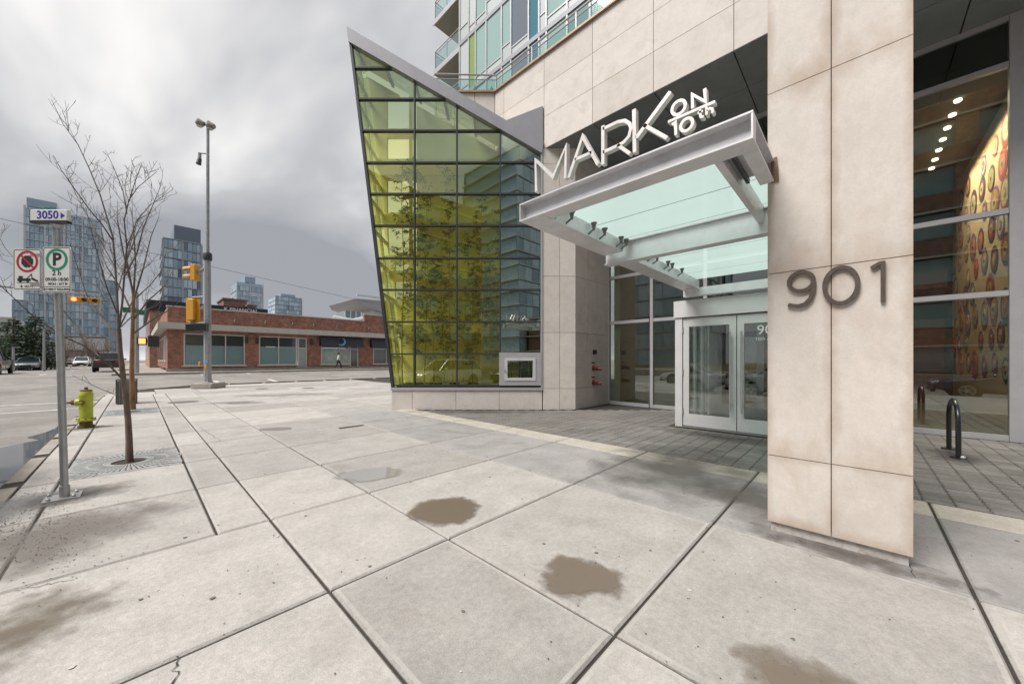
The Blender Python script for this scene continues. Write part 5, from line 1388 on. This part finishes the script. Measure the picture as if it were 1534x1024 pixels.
for x0,x1,k,mm in opens:
    part('window_sill_wall', MB().box(x0,x1,BA+0.05,BA+0.4,BZ+0.25,0.86), brick_red, sh)
    w = part('shop_window', MB().stroke([(x0+0.05,0.98),(x1-0.05,0.98),(x1-0.05,3.72),(x0+0.05,3.72)], 0.10, BA+0.02, BA+0.14, 'y', True), window_trim, sh)
    part('sill', MB().box(x0-0.15,x1+0.15,BA-0.12,BA+0.04,0.86,0.95), window_trim, w)
    ed = [x0+0.1]+list(mm)+[x1-0.1]
    for j in range(len(ed)-1):
        a0, a1 = ed[j]+0.03, ed[j+1]-0.03
        part('pane', MB().box(a0,a1,BA+0.10,BA+0.12,1.03,2.72), {'frost':shop_glass,'lit':shop_inside,'dark':shop_glass_dark}[k], w)
        part('pane', MB().box(a0,a1,BA+0.09,BA+0.11,2.76,3.67), shop_glass_dark, w)
        if j: part('glazing_bar', MB().box(ed[j]-0.04,ed[j]+0.04,BA+0.03,BA+0.13,1.03,3.67), window_trim, w)
for x0,x1,k in doors:
    d = part('shop_door', MB().stroke([(x0+0.05,BZ+0.05),(x1-0.05,BZ+0.05),(x1-0.05,3.7),(x0+0.05,3.7)], 0.1, BA+0.02, BA+0.14, 'y', True), window_trim, sh)
    part('leaf', MB().box(x0+0.1,x1-0.1,BA+0.08,BA+0.11,BZ+0.1,2.62), M_('door_grey', (0.36,0.38,0.40), 0.5) if k == 'grey' else shop_glass_dark, d)
    part('transom_pane', MB().box(x0+0.1,x1-0.1,BA+0.09,BA+0.11,2.72,3.64), shop_glass_dark, d)
    part('transom_bar', MB().box(x0+0.1,x1-0.1,BA+0.05,BA+0.13,2.62,2.72), window_trim, d)
part('plinth', MB().box(1.74,33,BA-0.06,BA+0.5,BZ,BZ+0.25), kerb_mat, sh)
part('canopy_band', MB().box(1.2,33,BA-0.65,BA-0.003,4.06,4.58).box(1.202,1.815,BA+0.0,BA+18,4.062,4.578), cream, sh)
part('parapet_cap', MB().box(1.74,18.9,BA-0.06,BA+0.45,5.95,6.04), window_trim, sh)
part('parapet_cap', MB().box(18.85,33,BA-0.06,BA+0.45,6.75,6.83), window_trim, sh)
part('side_wall', MB().box(1.82,2.2,BA+0.41,BA+20,BZ+0.25,5.95), brick_red, sh)
part('roof', MB().box(2.2,33,BA+0.4,BA+20,5.3,5.4), seam, sh)
for k in range(4):
    w = part('side_window', MB().box(1.78,1.815,BA+2.2+k*4.2,BA+4.8+k*4.2,1.3,3.6), window_trim, sh)
    part('pane', MB().box(1.765,1.779,BA+2.35+k*4.2,BA+4.65+k*4.2,1.45,3.45), shop_glass_dark, w)
aw = part('awning', MB().prism([(BA-0.7,2.93),(BA-0.003,2.93),(BA-0.003,3.93),(BA-0.35,3.93)], 'x', 13.9, 18.6), navy, sh)
part('moon_logo', MB().prism([(16.0+0.44*math.cos(R(t)), 3.42+0.44*math.sin(R(t))) for t in range(-140,141,20)] + [(16.0-0.10+0.36*math.cos(R(t)), 3.50+0.36*math.sin(R(t))) for t in range(120,-121,-20)], 'y', BA-0.72, BA-0.70), blue_logo, aw)
part('awning', MB().prism([(BA-0.7,2.93),(BA-0.003,2.93),(BA-0.003,3.93),(BA-0.35,3.93)], 'x', 19.6, 24.9), navy, sh)
for x in (3.3,6.4,8.8,11.2,13.2,15.6,19.2,22): 
    part('wall_lamp', MB().tube([(x,BA-0.005,5.2),(x,BA-0.3,5.3),(x,BA-0.5,5.12)], 0.03, 6).lathe((x,BA-0.5,4.98), [(0.16,0.0),(0.10,0.12),(0.03,0.16)], 10), dark_frame, sh)
for x in (7.35,8.2,13.1): part('wall_sconce', MB().box(x-0.12,x+0.12,BA-0.2,BA-0.003,3.0,3.6), dark_frame, sh)
# tan block behind with dark lettered fascia
TA = 63.0
tn = thing('brick_office', 'taller orange brick block with dark lettered fascia behind the shop row', 'office block', (1.5,TA,BZ))
z1_ = ona(225,449,TA)[1]; xr_ = ona(398,460,TA)[0]; xw0 = ona(224,450,TA)[0]
part('wall', MB().box(xw0,xr_,TA,TA+30,0.3,z1_-1.3), brick_tan, tn)
fs = part('fascia', MB().box(xw0-0.3,xr_+0.2,TA-0.35,TA+30.3,z1_-1.29,z1_), navy, tn)
for txt, px in (('CAM',298),('K FINANCIAL',361)):
    b_, z_ = ona(px, 456.5 if px<320 else 461, TA)
    part('lettering', text_mb(txt, 0.68, 0.03, lambda a,b,t: (b_+a, TA-0.38-t, z1_-0.45+b), 0.02), sign_white, fs)
for k in range(7):
    wz = (1.6 if k%2 else 4.8); wy = TA+2+4.2*(k//2)
    w = part('window', MB().box(xw0-0.04,xw0-0.002,wy,wy+2.2,wz,wz+2.0), window_trim, tn)
    part('pane', MB().box(xw0-0.055,xw0-0.041,wy+0.15,wy+2.05,wz+0.15,wz+1.85), shop_glass_dark, w)
for (pa, pb_, py, dep, h0, mtl, lab) in ((335,370,448,72,6,brick_dark,'orange brick roof block rising behind the lettered fascia'),(372,383,458,70,6,brick_dark,'small brick chimney block beside the roof block')):
    x0_, z_ = ona(pa, py, dep); x1_, _ = ona(pb_, py, dep)
    t = thing('brick_penthouse', lab, 'roof block', ((x0_+x1_)/2,dep,0.3))
    part('wall', MB().box(x0_,x1_,dep,dep+6,0.3,z_), mtl, t); part('coping', MB().box(x0_-0.15,x1_+0.15,dep-0.15,dep+6.15,z_+0.002,z_+0.25), brick_dark, t)
# wing roof and rooftop room behind the shop row
wa = 70
w0 = ona(533,447,wa); w1 = ona(600,447,wa)
t = thing('wing_roof_hall', 'pale building with upswept wing shaped roof behind the brick parapet', 'building', (w0[0],wa,0.3))
z0_ = ona(533,447,wa)[1]; z2_ = ona(572,467,wa)[1]
part('wing_roof', MB().prism([(w0[0],z0_),(w0[0]+0.6,z0_-0.9),(w1[0]+4,z2_-2.2),(w1[0]+4,z0_+0.5)], 'y', wa, wa+14), grey_clad, t)
part('roof_edge', MB().box(w0[0],w1[0]+4,wa-0.5,wa-0.02,z0_+0.52,z0_+0.8), tower_white, t)
part('hall_wall', MB().box(w0[0]+4,w1[0]+4,wa+1,wa+13,0.3,z0_-1.0), tower_white, t)
r0_, rz1 = ona(517,465,wa-8); r1_, rz0 = ona(541,478,wa-8)
t = thing('rooftop_room', 'small glazed rooftop room on white tubes above the brick parapet', 'roof room', (r0_,wa-8,0.3))
part('room', MB().box(r0_,r1_,wa-8,wa-4,rz0,rz1), tower_slate, t)
part('support', MB().box(r0_+0.2,r1_-0.2,wa-7.6,wa-4.4,0.3,rz0-0.01), tower_white, t)
for k in range(4): part('frame_bar', MB().box(r0_+k*(r1_-r0_)/3-0.08,r0_+k*(r1_-r0_)/3+0.08,wa-8.06,wa-8.003,rz0,rz1), tower_white, t)
part('duct', MB().tube([(r0_-2.0,wa-8,rz0-0.2),(r0_+1,wa-8.6,rz0-0.6),(r1_+0.6,wa-8.6,rz0+0.1)], 0.5, 8), tower_white, t, 40)

# ================================================================== far towers
def far_tower(name, label, x0, x1, a0, dep, h, flh, bay, mats, slabm, crown=None, seed=1):
    rg = random.Random(seed)
    t = thing(name, label, 'tower', ((x0+x1)/2,a0,0.3))
    part('core', MB().box(x0+0.4,x1-0.4,a0+0.4,a0+dep-0.4,0.3,h-0.2), mats[0], t)
    nf = int(h/flh)
    for f in range(nf):
        z0 = 0.3+f*flh; z1 = z0+flh
        mb = MB()
        nb = max(1,int((x1-x0)/bay)); 
        for k in range(nb):
            p, q = x0+(x1-x0)*k/nb+0.06, x0+(x1-x0)*(k+1)/nb-0.06
            mb.cur = rg.choice((0,0,1,1,2))
            dy = 0.0 if rg.random() < 0.75 else 0.3
            mb.add([(p,a0+dy,z0+0.3),(q,a0+dy,z0+0.3),(q,a0+dy,z1-0.12),(p,a0+dy,z1-0.12)], [(0,1,2,3)])
        nb = max(1,int(dep/bay))
        for k in range(nb):
            p, q = a0+dep*k/nb+0.06, a0+dep*(k+1)/nb-0.06
            for xx, fl in ((x0,1),(x1,0)):
                mb.cur = rg.choice((0,1,1,2)); v_ = [(xx,p,z0+0.3),(xx,q,z0+0.3),(xx,q,z1-0.12),(xx,p,z1-0.12)]
                mb.add(v_, [(3,2,1,0)] if fl else [(0,1,2,3)])
        part('window_row', mb, mats, t)
        pr = 0.30 if (f*7+seed) % 3 == 0 else 0.14
        part('floor_slab', MB().box(x0-pr,x1+pr,a0-pr,a0+dep+pr,z0+0.05,z0+0.27), slabm, t)
    nm = max(2, int((x1-x0)/(bay*4)))
    for k in range(nm+1):
        x = x0+(x1-x0)*k/nm
        part('pier', MB().box(x-0.25,x+0.25,a0-0.2,a0+0.35,0.3,h), slabm, t)
    if crown: part('crown', MB().box(x0+(x1-x0)*crown[0],x1-(x1-x0)*crown[1],a0+0.3,a0+dep,h,h+crown[2]), mats[2], t)
    part('roof', MB().box(x0,x1,a0,a0+dep,nf*flh+0.32,nf*flh+0.6), slabm, t)
    return t
tg = [M_('far_glass_a', (0.31,0.42,0.52), 0.12, spec=0.8), M_('far_glass_b', (0.44,0.55,0.64), 0.15, spec=0.8), M_('far_glass_c', (0.24,0.33,0.42), 0.1, spec=0.8)]
tg2 = [M_('far_dark_a', (0.22,0.31,0.40), 0.1, spec=0.8), M_('far_dark_b', (0.38,0.49,0.58), 0.12, spec=0.8), M_('far_dark_c', (0.11,0.14,0.19), 0.2)]
tslab = M_('far_slab', (0.42,0.46,0.51), 0.7); tslab2 = M_('far_slab_dark', (0.24,0.28,0.33), 0.7); tslab3 = M_('far_slab_pale', (0.44,0.45,0.46), 0.7)
A_ = 210.0
xL_, zL = ona(37,307,A_); xR_, _ = ona(150,325,A_)
far_tower('glass_tower', 'wide pale blue glass tower with balcony bands beyond the spruces', xL_, xR_, A_, 22, zL, 2.75, 1.05, tg, tslab, (0.02,0.6,3.0), 2)
A_ = 140.0
xL_, zL = ona(244,357,A_); xR_, _ = ona(302,362,A_)
far_tower('glass_tower', 'dark blue tower with stepped dark crown behind the brick office', xL_, xR_, A_, 18, zL, 2.75, 1.0, tg2, tslab2, (0.28,0.02,4.6), 5)
A_ = 250.0
xL_, zL = ona(355,421,A_); xR_, _ = ona(394,427,A_)
far_tower('glass_tower', 'grey glass tower with small rooftop box above the lettered fascia', xL_, xR_, A_, 20, zL, 2.9, 1.4, tg, tslab3, (0.3,0.3,3.5), 7)
A_ = 275.0
xL_, zL = ona(413,443,A_); xR_, _ = ona(452,446,A_)
far_tower('glass_tower', 'low square grey blue tower with faceted roof above the brick parapet', xL_, xR_, A_, 20, zL, 2.9, 1.5, tg, tslab2, (0.2,0.25,2.0), 8)
A_ = 160.0
xL_, zL = ona(-60,470,A_); xR_, _ = ona(22,478,A_)
far_tower('office_slab', 'low grey brown slab block at the far left behind the spruces', xL_, xR_, A_, 16, zL, 3.4, 2.6, [tslab3, tg2[2], tg2[0]], M_('far_brown', (0.25,0.22,0.2), 0.8), None, 9)
xL_, zL = ona(20,448,182.0); xR_, _ = ona(37,450,182.0)
far_tower('office_slab', 'narrow dark slate tower edge left of the wide glass tower', xL_, xR_, 182.0, 14, zL, 3.2, 2.2, tg2, tslab2, None, 10)
xL_, zL = ona(152,420,235.0); xR_, _ = ona(175,424,235.0)
far_tower('glass_tower', 'pale tower glimpsed through the branches right of the wide glass tower', xL_, xR_, 235.0, 18, zL, 3.0, 1.8, tg, tslab3, None, 12)
A_ = 120.0
xL_, zL = ona(95,505,A_); xR_, _ = ona(160,508,A_)
far_tower('low_block', 'low brown block across the avenue under the wide glass tower', xL_, xR_, A_, 12, zL, 3.0, 2.4, [M_('far_taupe', (0.22,0.19,0.18), 0.8), tslab3, tg2[2]], bpy.data.materials['far_brown'], None, 14)

# ================================================================== evergreens and hedge trees across the avenue
def spruce(px, pyt, a, r, label):
    b_, z_ = ona(px, pyt, a); zg = ramp(a)-0.1
    rg = random.Random(int(px*7)); h = z_-zg
    t = thing('spruce_tree', label, 'tree', (b_,a,zg), group='spruces across the avenue')
    part('trunk', MB().tube([(b_,a,zg),(b_,a,zg+h)], [0.22,0.02], 8), bark, t)
    mb = MB()
    nl = int(h*3.2)
    for k in range(nl):
        u = k/nl; zz = zg+0.6+(h-0.6)*u; rad = r*(1-u)**0.85*(0.8+0.35*rg.random())+0.12
        nb = int(9*(1-u)+5)
        for q in range(nb):
            th = 6.283*(q+rg.random())/nb; rr = rad*rg.uniform(0.7,1.08); d = Vector((math.cos(th),math.sin(th),-0.28+rg.uniform(-0.1,0.1)))
            for s_ in range(6):
                f = 0.22+0.78*s_/5; p = Vector((b_,a,zz))+d*rr*f+Vector((0,0,0.12*f*f*rr))
                for w in range(3):
                    ld = (d+Vector((rg.uniform(-0.9,0.9),rg.uniform(-0.9,0.9),rg.uniform(-0.7,0.3)))).normalized(); L = rg.uniform(0.22,0.42)
                    sd = ld.cross(Vector((rg.uniform(-1,1),rg.uniform(-1,1),1))).normalized()*L*0.22
                    mb.add([p, p+ld*L*0.5+sd, p+ld*L, p+ld*L*0.5-sd], [(0,1,2,3)])
    part('crown', mb, needle, t)
spruce(20, 474, 66, 3.4, 'broad dark spruce at the left end of the group behind the sedan')
spruce(39, 484, 68, 3.2, 'middle spruce of the group, slightly brown at its top')
spruce(53, 470, 66, 3.0, 'tallest spruce of the group beside the slim lamp post')
rg = random.Random(21)
for i, (px, top, a_, sp_) in enumerate(((4,500,70,3.0),(82,512,92,3.2),(98,506,96,4.0),(118,508,100,4.0),(138,506,98,3.6),(150,512,90,3.0))):
    b_, z_ = ona(px, top, a_); zg = ramp(a_)-0.1; h = z_-zg
    t = thing('bare_shrub_tree', ['bare brown shrubby tree left of the spruces','thin bare tree just right of the slim lamp post','bare brown tree before the low brown block, with the widest crown','bare brown tree in the middle of the row before the low block','bare tree in front of the right end of the low block','bare brown tree near the black pickup'][i], 'tree', (b_,a_,zg), group='bare trees across the avenue')
    lm = MB(); trk = MB(); trk.tube([(b_,a_,zg),(b_+0.1,a_,zg+h*0.35)], [0.16,0.12], 7)
    for k in range(9):
        th = rg.random()*6.283; q = Vector((b_+0.1,a_,zg+h*rg.uniform(0.2,0.36))); pts = [q.copy()]; d = Vector((math.cos(th)*0.55,math.sin(th)*0.55,1)).normalized()
        for s_ in range(5):
            d = (d+Vector((rg.uniform(-0.2,0.2),rg.uniform(-0.2,0.2),0.05))).normalized(); q = q+d*h*0.15; pts.append(q.copy())
        limb_tubes(lm, pts, 0.07, 0.015, 4); twigs(lm, pts, 0.045, rg, 2, 2.2, sp_*0.55)
    part('trunk', trk, twig_brown, t); part('crown', lm, twig_brown, t)

# ================================================================== vehicles
tyre_m = M_('tyre', (0.018,0.018,0.019), 0.85); rim_m = M_('rim', (0.42,0.42,0.43), 0.3, 0.8); car_glass = M_('car_glass', (0.02,0.024,0.028), 0.04, spec=0.9)
lamp_clear = M_('headlamp', (0.62,0.64,0.66), 0.08, spec=0.9); lamp_red = M_('tail_lamp', (0.30,0.01,0.012), 0.15); trim_blk = M_('black_trim', (0.02,0.02,0.021), 0.5)
def car_paint(n, c): return M_(n, c, 0.28, 0.25, coat=0.8, var=0.03, scale=2)
def make_car(name, label, paint, kind, loc, rot=0.0):
    """length along +y (front), width along x, built at the origin and then moved"""
    t = thing(name, label, {'pickup':'pickup'}.get(kind,'car'), (0,0,0))
    if kind == 'suv': L, W, bl, H = 4.6, 0.92, 1.02, 1.66; gh = [(-2.18,-1.75,1.02),(0.42,1.15)]
    elif kind == 'pickup': L, W, bl, H = 5.6, 0.98, 1.15, 1.88; gh = None
    else: L, W, bl, H = 4.7, 0.90, 0.92, 1.44
    h2 = L/2
    prof = {'suv':[(-h2,0.55,0.80,0.94),(-h2+0.12,0.38,0.90,1.0),(-1.9,0.30,1.0,1.04),(-0.9,0.26,1.0,1.02),(0.3,0.26,1.0,1.0),(0.95,0.27,1.0,1.0),(1.55,0.28,0.99,0.95),(2.05,0.33,0.95,0.86),(h2-0.08,0.40,0.86,0.74),(h2,0.48,0.74,0.62)],
            'sedan':[(-h2,0.50,0.78,0.88),(-h2+0.1,0.36,0.88,0.95),(-1.8,0.27,0.98,0.96),(-0.9,0.24,1.0,0.93),(0.3,0.24,1.0,0.92),(0.95,0.25,1.0,0.90),(1.6,0.27,0.98,0.82),(2.1,0.32,0.93,0.74),(h2-0.07,0.38,0.84,0.64),(h2,0.46,0.72,0.56)],
            'pickup':[(-h2,0.55,0.95,1.12),(-h2+0.08,0.45,0.98,1.18),(-1.2,0.42,1.0,1.18),(-0.6,0.40,1.0,1.16),(0.6,0.40,1.0,1.16),(1.1,0.40,1.0,1.16),(1.8,0.42,0.99,1.12),(2.5,0.46,0.96,1.05),(h2-0.06,0.5,0.92,0.95),(h2,0.6,0.86,0.86)]}[kind]
    rings = []
    for y, zb_, wf, zt_ in prof:
        w = W*wf; zm = zb_+(zt_-zb_)*0.45
        rings.append([(-w*0.90,y,zb_),(-w*0.985,y,zb_+0.10),(-w,y,zm),(-w*0.97,y,zt_-0.07),(-w*0.90,y,zt_),(w*0.90,y,zt_),(w*0.97,y,zt_-0.07),(w,y,zm),(w*0.985,y,zb_+0.10),(w*0.90,y,zb_)])
    body = part('body', MB().loft(rings), paint, t, 38)
    if kind == 'suv': q = [(-2.15,-1.78),(0.35,1.10)]
    elif kind == 'pickup': q = [(-0.75,-0.6),(0.85,1.45)]
    else: q = [(-1.85,-1.05),(0.15,1.08)]
    (yr0, yr1), (yf1, yf0) = q
    wb, wt_ = W*0.90, W*0.70
    gz = bl-0.02; zr = H-0.05
    part('windows', MB().loft([[(-wb,yr0,gz),(wb,yr0,gz),(wb,yf0,gz),(-wb,yf0,gz)],[(-wt_,yr1,zr),(wt_,yr1,zr),(wt_,yf1,zr),(-wt_,yf1,zr)]]), car_glass, t)
    part('roof', MB().loft([[(-wt_-0.015,yr1-0.03,zr-0.01),(wt_+0.015,yr1-0.03,zr-0.01),(wt_+0.015,yf1+0.03,zr-0.01),(-wt_-0.015,yf1+0.03,zr-0.01)],[(-wt_*0.9,yr1+0.12,H),(wt_*0.9,yr1+0.12,H),(wt_*0.9,yf1-0.15,H),(-wt_*0.9,yf1-0.15,H)]]), paint, t, 60)
    for s_ in (-1,1):
        part('pillar', MB().tube([(s_*wb,yf0,gz),(s_*wt_,yf1,zr)], 0.035, 6), paint, t)
        part('pillar', MB().tube([(s_*wb,yr0,gz),(s_*wt_,yr1,zr)], 0.055, 6), paint, t)
        ym = (yf1+yr1)/2
        part('pillar', MB().tube([(s_*(wb+0.004),ym+0.05,gz),(s_*(wt_+0.004),ym,zr)], 0.03, 6), trim_blk, t)
        part('mirror', MB().bbox(s_*(W+0.08)-0.09,s_*(W+0.08)+0.09,yf0-0.42,yf0-0.28,gz+0.0,gz+0.15,0.03), paint, t)
        part('headlamp', MB().loft([[(s_*W*0.45,h2-0.07,0.62 if kind!='pickup' else 0.80),(s_*W*0.80,h2-0.20,0.64 if kind!='pickup' else 0.80),(s_*W*0.80,h2-0.22,0.76 if kind!='pickup' else 0.98),(s_*W*0.45,h2-0.09,0.70 if kind!='pickup' else 0.98)],[(s_*W*0.45,h2+0.0,0.62 if kind!='pickup' else 0.80),(s_*W*0.86,h2-0.16,0.64 if kind!='pickup' else 0.80),(s_*W*0.86,h2-0.20,0.76 if kind!='pickup' else 0.98),(s_*W*0.45,h2-0.03,0.70 if kind!='pickup' else 0.98)]]), lamp_clear, t)
        part('tail_lamp', MB().box(s_*W*0.5,s_*W*0.80,-h2-0.012,-h2+0.1,0.72 if kind!='pickup' else 0.85,0.86 if kind!='pickup' else 1.08), lamp_red, t)
        part('door_seam', MB().box(s_*(W+0.001),s_*(W-0.02),ym+0.02,ym+0.03,0.36,0.86), trim_blk, t)
        part('door_handle', MB().box(s_*(W-0.0),s_*(W+0.02),ym-0.25,ym-0.08,0.80,0.83), trim_blk, t)
        for yw in ((-h2+0.95),(h2-0.92)):
            rw = 0.34 if kind != 'pickup' else 0.40
            part('wheel_arch', MB().lathe((s_*(W-0.03),yw,rw), [(rw+0.07,-0.0),(rw+0.07,s_*0.035),(0.05,s_*0.036)], 20, 'x'), trim_blk, t)
            wh = part('wheel', MB().lathe((s_*(W-0.10),yw,rw), [(rw*0.6,s_*-0.1),(rw,s_*-0.08),(rw,s_*0.12),(rw*0.8,s_*0.142),(rw*0.66,s_*0.142)], 22, 'x'), tyre_m, t)
            rimb = MB().lathe((s_*(W-0.10),yw,rw), [(rw*0.66,s_*0.10),(rw*0.66,s_*0.146),(rw*0.56,s_*0.146),(rw*0.54,s_*0.12),(0.05,s_*0.12),(0.05,s_*0.145),(0.01,s_*0.145)], 20, 'x')
            for k in range(5):
                th = k*1.2566; c, sn = math.cos(th), math.sin(th)
                rimb.tube([(s_*(W+0.03),yw+0.04*c,rw+0.04*sn),(s_*(W+0.04),yw+rw*0.6*c,rw+rw*0.6*sn)], 0.028, 4)
            part('rim', rimb, rim_m, wh)
    zg_ = 0.5 if kind != 'pickup' else 0.72
    part('grille', MB().bbox(-W*0.42,W*0.42,h2-0.06,h2+0.012,zg_-0.08,zg_+0.12,0.01), trim_blk, t)
    part('bumper', MB().bbox(-W*0.72,W*0.72,h2-0.12,h2+0.02,zg_-0.26,zg_-0.10,0.03), trim_blk, t)
    part('rear_bumper', MB().bbox(-W*0.76,W*0.76,-h2-0.02,-h2+0.1,0.42,0.58,0.03), trim_blk, t)
    t.location = loc; t.rotation_euler = (0,0,rot)
    return t
white_car = car_paint('white_car', (0.74,0.75,0.76)); silver_car = car_paint('silver_car', (0.22,0.26,0.27)); dark_car = car_paint('dark_blue_car', (0.03,0.045,0.085)); black_car = car_paint('black_car', (0.012,0.012,0.013))
zk = road_z(0)
make_car('parked_car', 'white crossover parked at the kerb, mirrored in the atrium glass', white_car, 'suv', (-2.35,2.0,zk))
make_car('parked_car', 'dark blue car parked at the kerb, mirrored in the lobby glazing', dark_car, 'sedan', (-2.35,-4.6,zk))
make_car('parked_car', 'white saloon parked at the kerb, its tail mirrored beside the doors', white_car, 'sedan', (-2.35,6.85,zk))
b_, _ = ona(39,545,62)
make_car('oncoming_car', 'silver grey saloon waiting across the avenue before the spruces', silver_car, 'sedan', (b_,64,road_z(62)), R(180))
b_, _ = ona(160,545,50)
make_car('pickup_truck', 'black pickup truck seen behind the bare tree, in the near lane', black_car, 'pickup', (b_+0.1,52,road_z(50)))
b_, _ = ona(-34,545,47)
make_car('pickup_truck', 'dark pickup cut off at the left edge, nose toward the junction', black_car, 'pickup', (b_,49.2,road_z(47)), R(180))
for i, (px, a_, m_, k_, lab) in enumerate(((123,92,white_car,'suv','white crossover far down the avenue'),(137,104,silver_car,'sedan','silver car behind the white crossover down the avenue'),(104,98,car_paint('red_car',(0.25,0.02,0.02)),'sedan','red car far down the avenue left of the white crossover'))):
    b_, _ = ona(px, 545, a_)
    make_car('distant_car', lab, m_, k_, (b_,a_,road_z(a_)), R(180))

# ================================================================== pedestrian
def skin_part(name, verts, edges, radii, mat, parent, off):
    me = bpy.data.meshes.new(name)
    me.from_pydata([(v[0]-off[0],v[1]-off[1],v[2]-off[2]) for v in verts], edges, [])
    me.materials.append(mat)
    o = bpy.data.objects.new(name, me); C.objects.link(o); o.parent = parent
    md = o.modifiers.new('skin', 'SKIN')
    for i, r in enumerate(radii):
        me.skin_vertices[0].data[i].radius = (r, r*0.9)
    me.skin_vertices[0].data[0].use_root = True
    md.use_smooth_shade = True
    ss = o.modifiers.new('sub', 'SUBSURF'); ss.levels = 1; ss.render_levels = 2
    return o
pb_, _ = ona(507,556,38.9)
pzz = 0.458
O = (pb_,38.9,pzz)
per = thing('person', 'pedestrian in a pale hooded jacket and dark trousers walking past the awning', 'person', O)
def pv_(x, y, z): return (O[0]+x, O[1]+y, O[2]+z)
flesh = M_('skin_tone', (0.38,0.22,0.16), 0.6); jacket = M_('pale_jacket', (0.52,0.50,0.46), 0.85); trous = M_('dark_trousers', (0.03,0.032,0.04), 0.85); hair_m = M_('dark_hair', (0.03,0.02,0.015), 0.7)
joints = [pv_(0,0,0.93),pv_(0,0,1.15),pv_(0.01,0,1.38),pv_(0.02,0,1.50),pv_(0.03,0,1.60),pv_(0.03,0,1.70),
          pv_(0.02,-0.17,1.40),pv_(-0.10,-0.22,1.14),pv_(0.06,-0.22,0.92),pv_(0.10,-0.22,0.84),
          pv_(0.02,0.17,1.40),pv_(0.10,0.22,1.14),pv_(0.27,0.2,0.98),pv_(0.33,0.2,0.94),
          pv_(0,-0.09,0.88),pv_(0.20,-0.09,0.50),pv_(0.30,-0.09,0.10),pv_(0.44,-0.09,0.05),
          pv_(0,0.09,0.88),pv_(-0.10,0.09,0.50),pv_(-0.36,0.09,0.16),pv_(-0.28,0.09,0.06)]
ed = [(0,1),(1,2),(2,3),(3,4),(4,5),(2,6),(6,7),(7,8),(8,9),(2,10),(10,11),(11,12),(12,13),(0,14),(14,15),(15,16),(16,17),(0,18),(18,19),(19,20),(20,21)]
rad = [0.13,0.12,0.13,0.055,0.10,0.085,0.06,0.05,0.035,0.035,0.06,0.05,0.035,0.035,0.09,0.065,0.045,0.04,0.09,0.065,0.045,0.04]
skin_part('body', joints, ed, rad, flesh, per, O)
ji = [1,0,2,6,7,8,10,11,12]
skin_part('jacket', [joints[i] for i in ji], [(0,1),(0,2),(2,3),(3,4),(4,5),(2,6),(6,7),(7,8)], [0.155,0.165,0.155,0.085,0.07,0.055,0.085,0.07,0.055], jacket, per, O)
ti = [0,14,15,16,18,19,20]
skin_part('trousers', [joints[i] for i in ti], [(0,1),(1,2),(2,3),(0,4),(4,5),(5,6)], [0.145,0.11,0.085,0.065,0.11,0.085,0.065], trous, per, O)
part('hair', MB().lathe(pv_(0.01,0,1.60), [(0.10,0.0),(0.115,0.06),(0.105,0.13),(0.06,0.18),(0.01,0.195)], 12), hair_m, per, 60)

# ================================================================== the other side of the avenue (seen mirrored in the glass)
op = thing('brick_parkade', 'long banded brick building across the avenue, mirrored in the glazing', 'building', (-20,-5,0.45))
part('core', MB().box(-38,-19.6,-16,5,0.3,20), tower_slate, op)
for f in range(6):
    z0 = 0.45+f*3.3
    part('brick_band', MB().box(-19.6,-19.0,-16,5.02,z0+2.0,z0+3.3), brick_dark, op)
    part('ledge', MB().box(-19.0,-18.9,-16,5.02,z0+1.95,z0+2.1), cream, op)
    for k in range(4):
        part('window', MB().box(-19.55,-19.35,-15+k*5.0,-11+k*5.0,z0+0.1,z0+1.9), tower_glass, op)
    for k in range(5): part('brick_pier', MB().box(-19.6,-19.1,-16+k*5.0,-15+k*5.0,z0,z0+1.95), brick_tan, op)
far_tower('glass_tower', 'glass tower behind the camera side of the avenue, mirrored in the atrium', -52, -34, -58, 18, 46, 3.0, 2.2, tg, tslab3, None, 31)
far_tower('glass_tower', 'grey glass tower down the avenue, mirrored in the entrance glazing', -62, -44, 18, 20, 40, 3.0, 2.2, tg, tslab, None, 33)

far_tower('low_block', 'low brick block down the avenue, mirrored at the foot of the atrium', -34, -20, -64, 22, 9, 3.0, 2.4, [brick_dark, tslab3, tg2[2]], cream, None, 35)
# overhead wires across the far side street
for (p, q, lab) in (((430,425),(640,470),'thin overhead wire sloping above the brick shop'),):
    (x0,z0),(x1,z1) = ona(p[0],p[1],55), ona(q[0],q[1],55)
    w = MB().tube([(x0-30,55,z0+3.2),(x0,55,z0),((x0+x1)/2,55,(z0+z1)/2-0.15),(x1+6,55,z1-0.8)], 0.02, 5)
    solo('overhead_wire', w, dark_frame, lab, 'wire', (x0,55,z0))
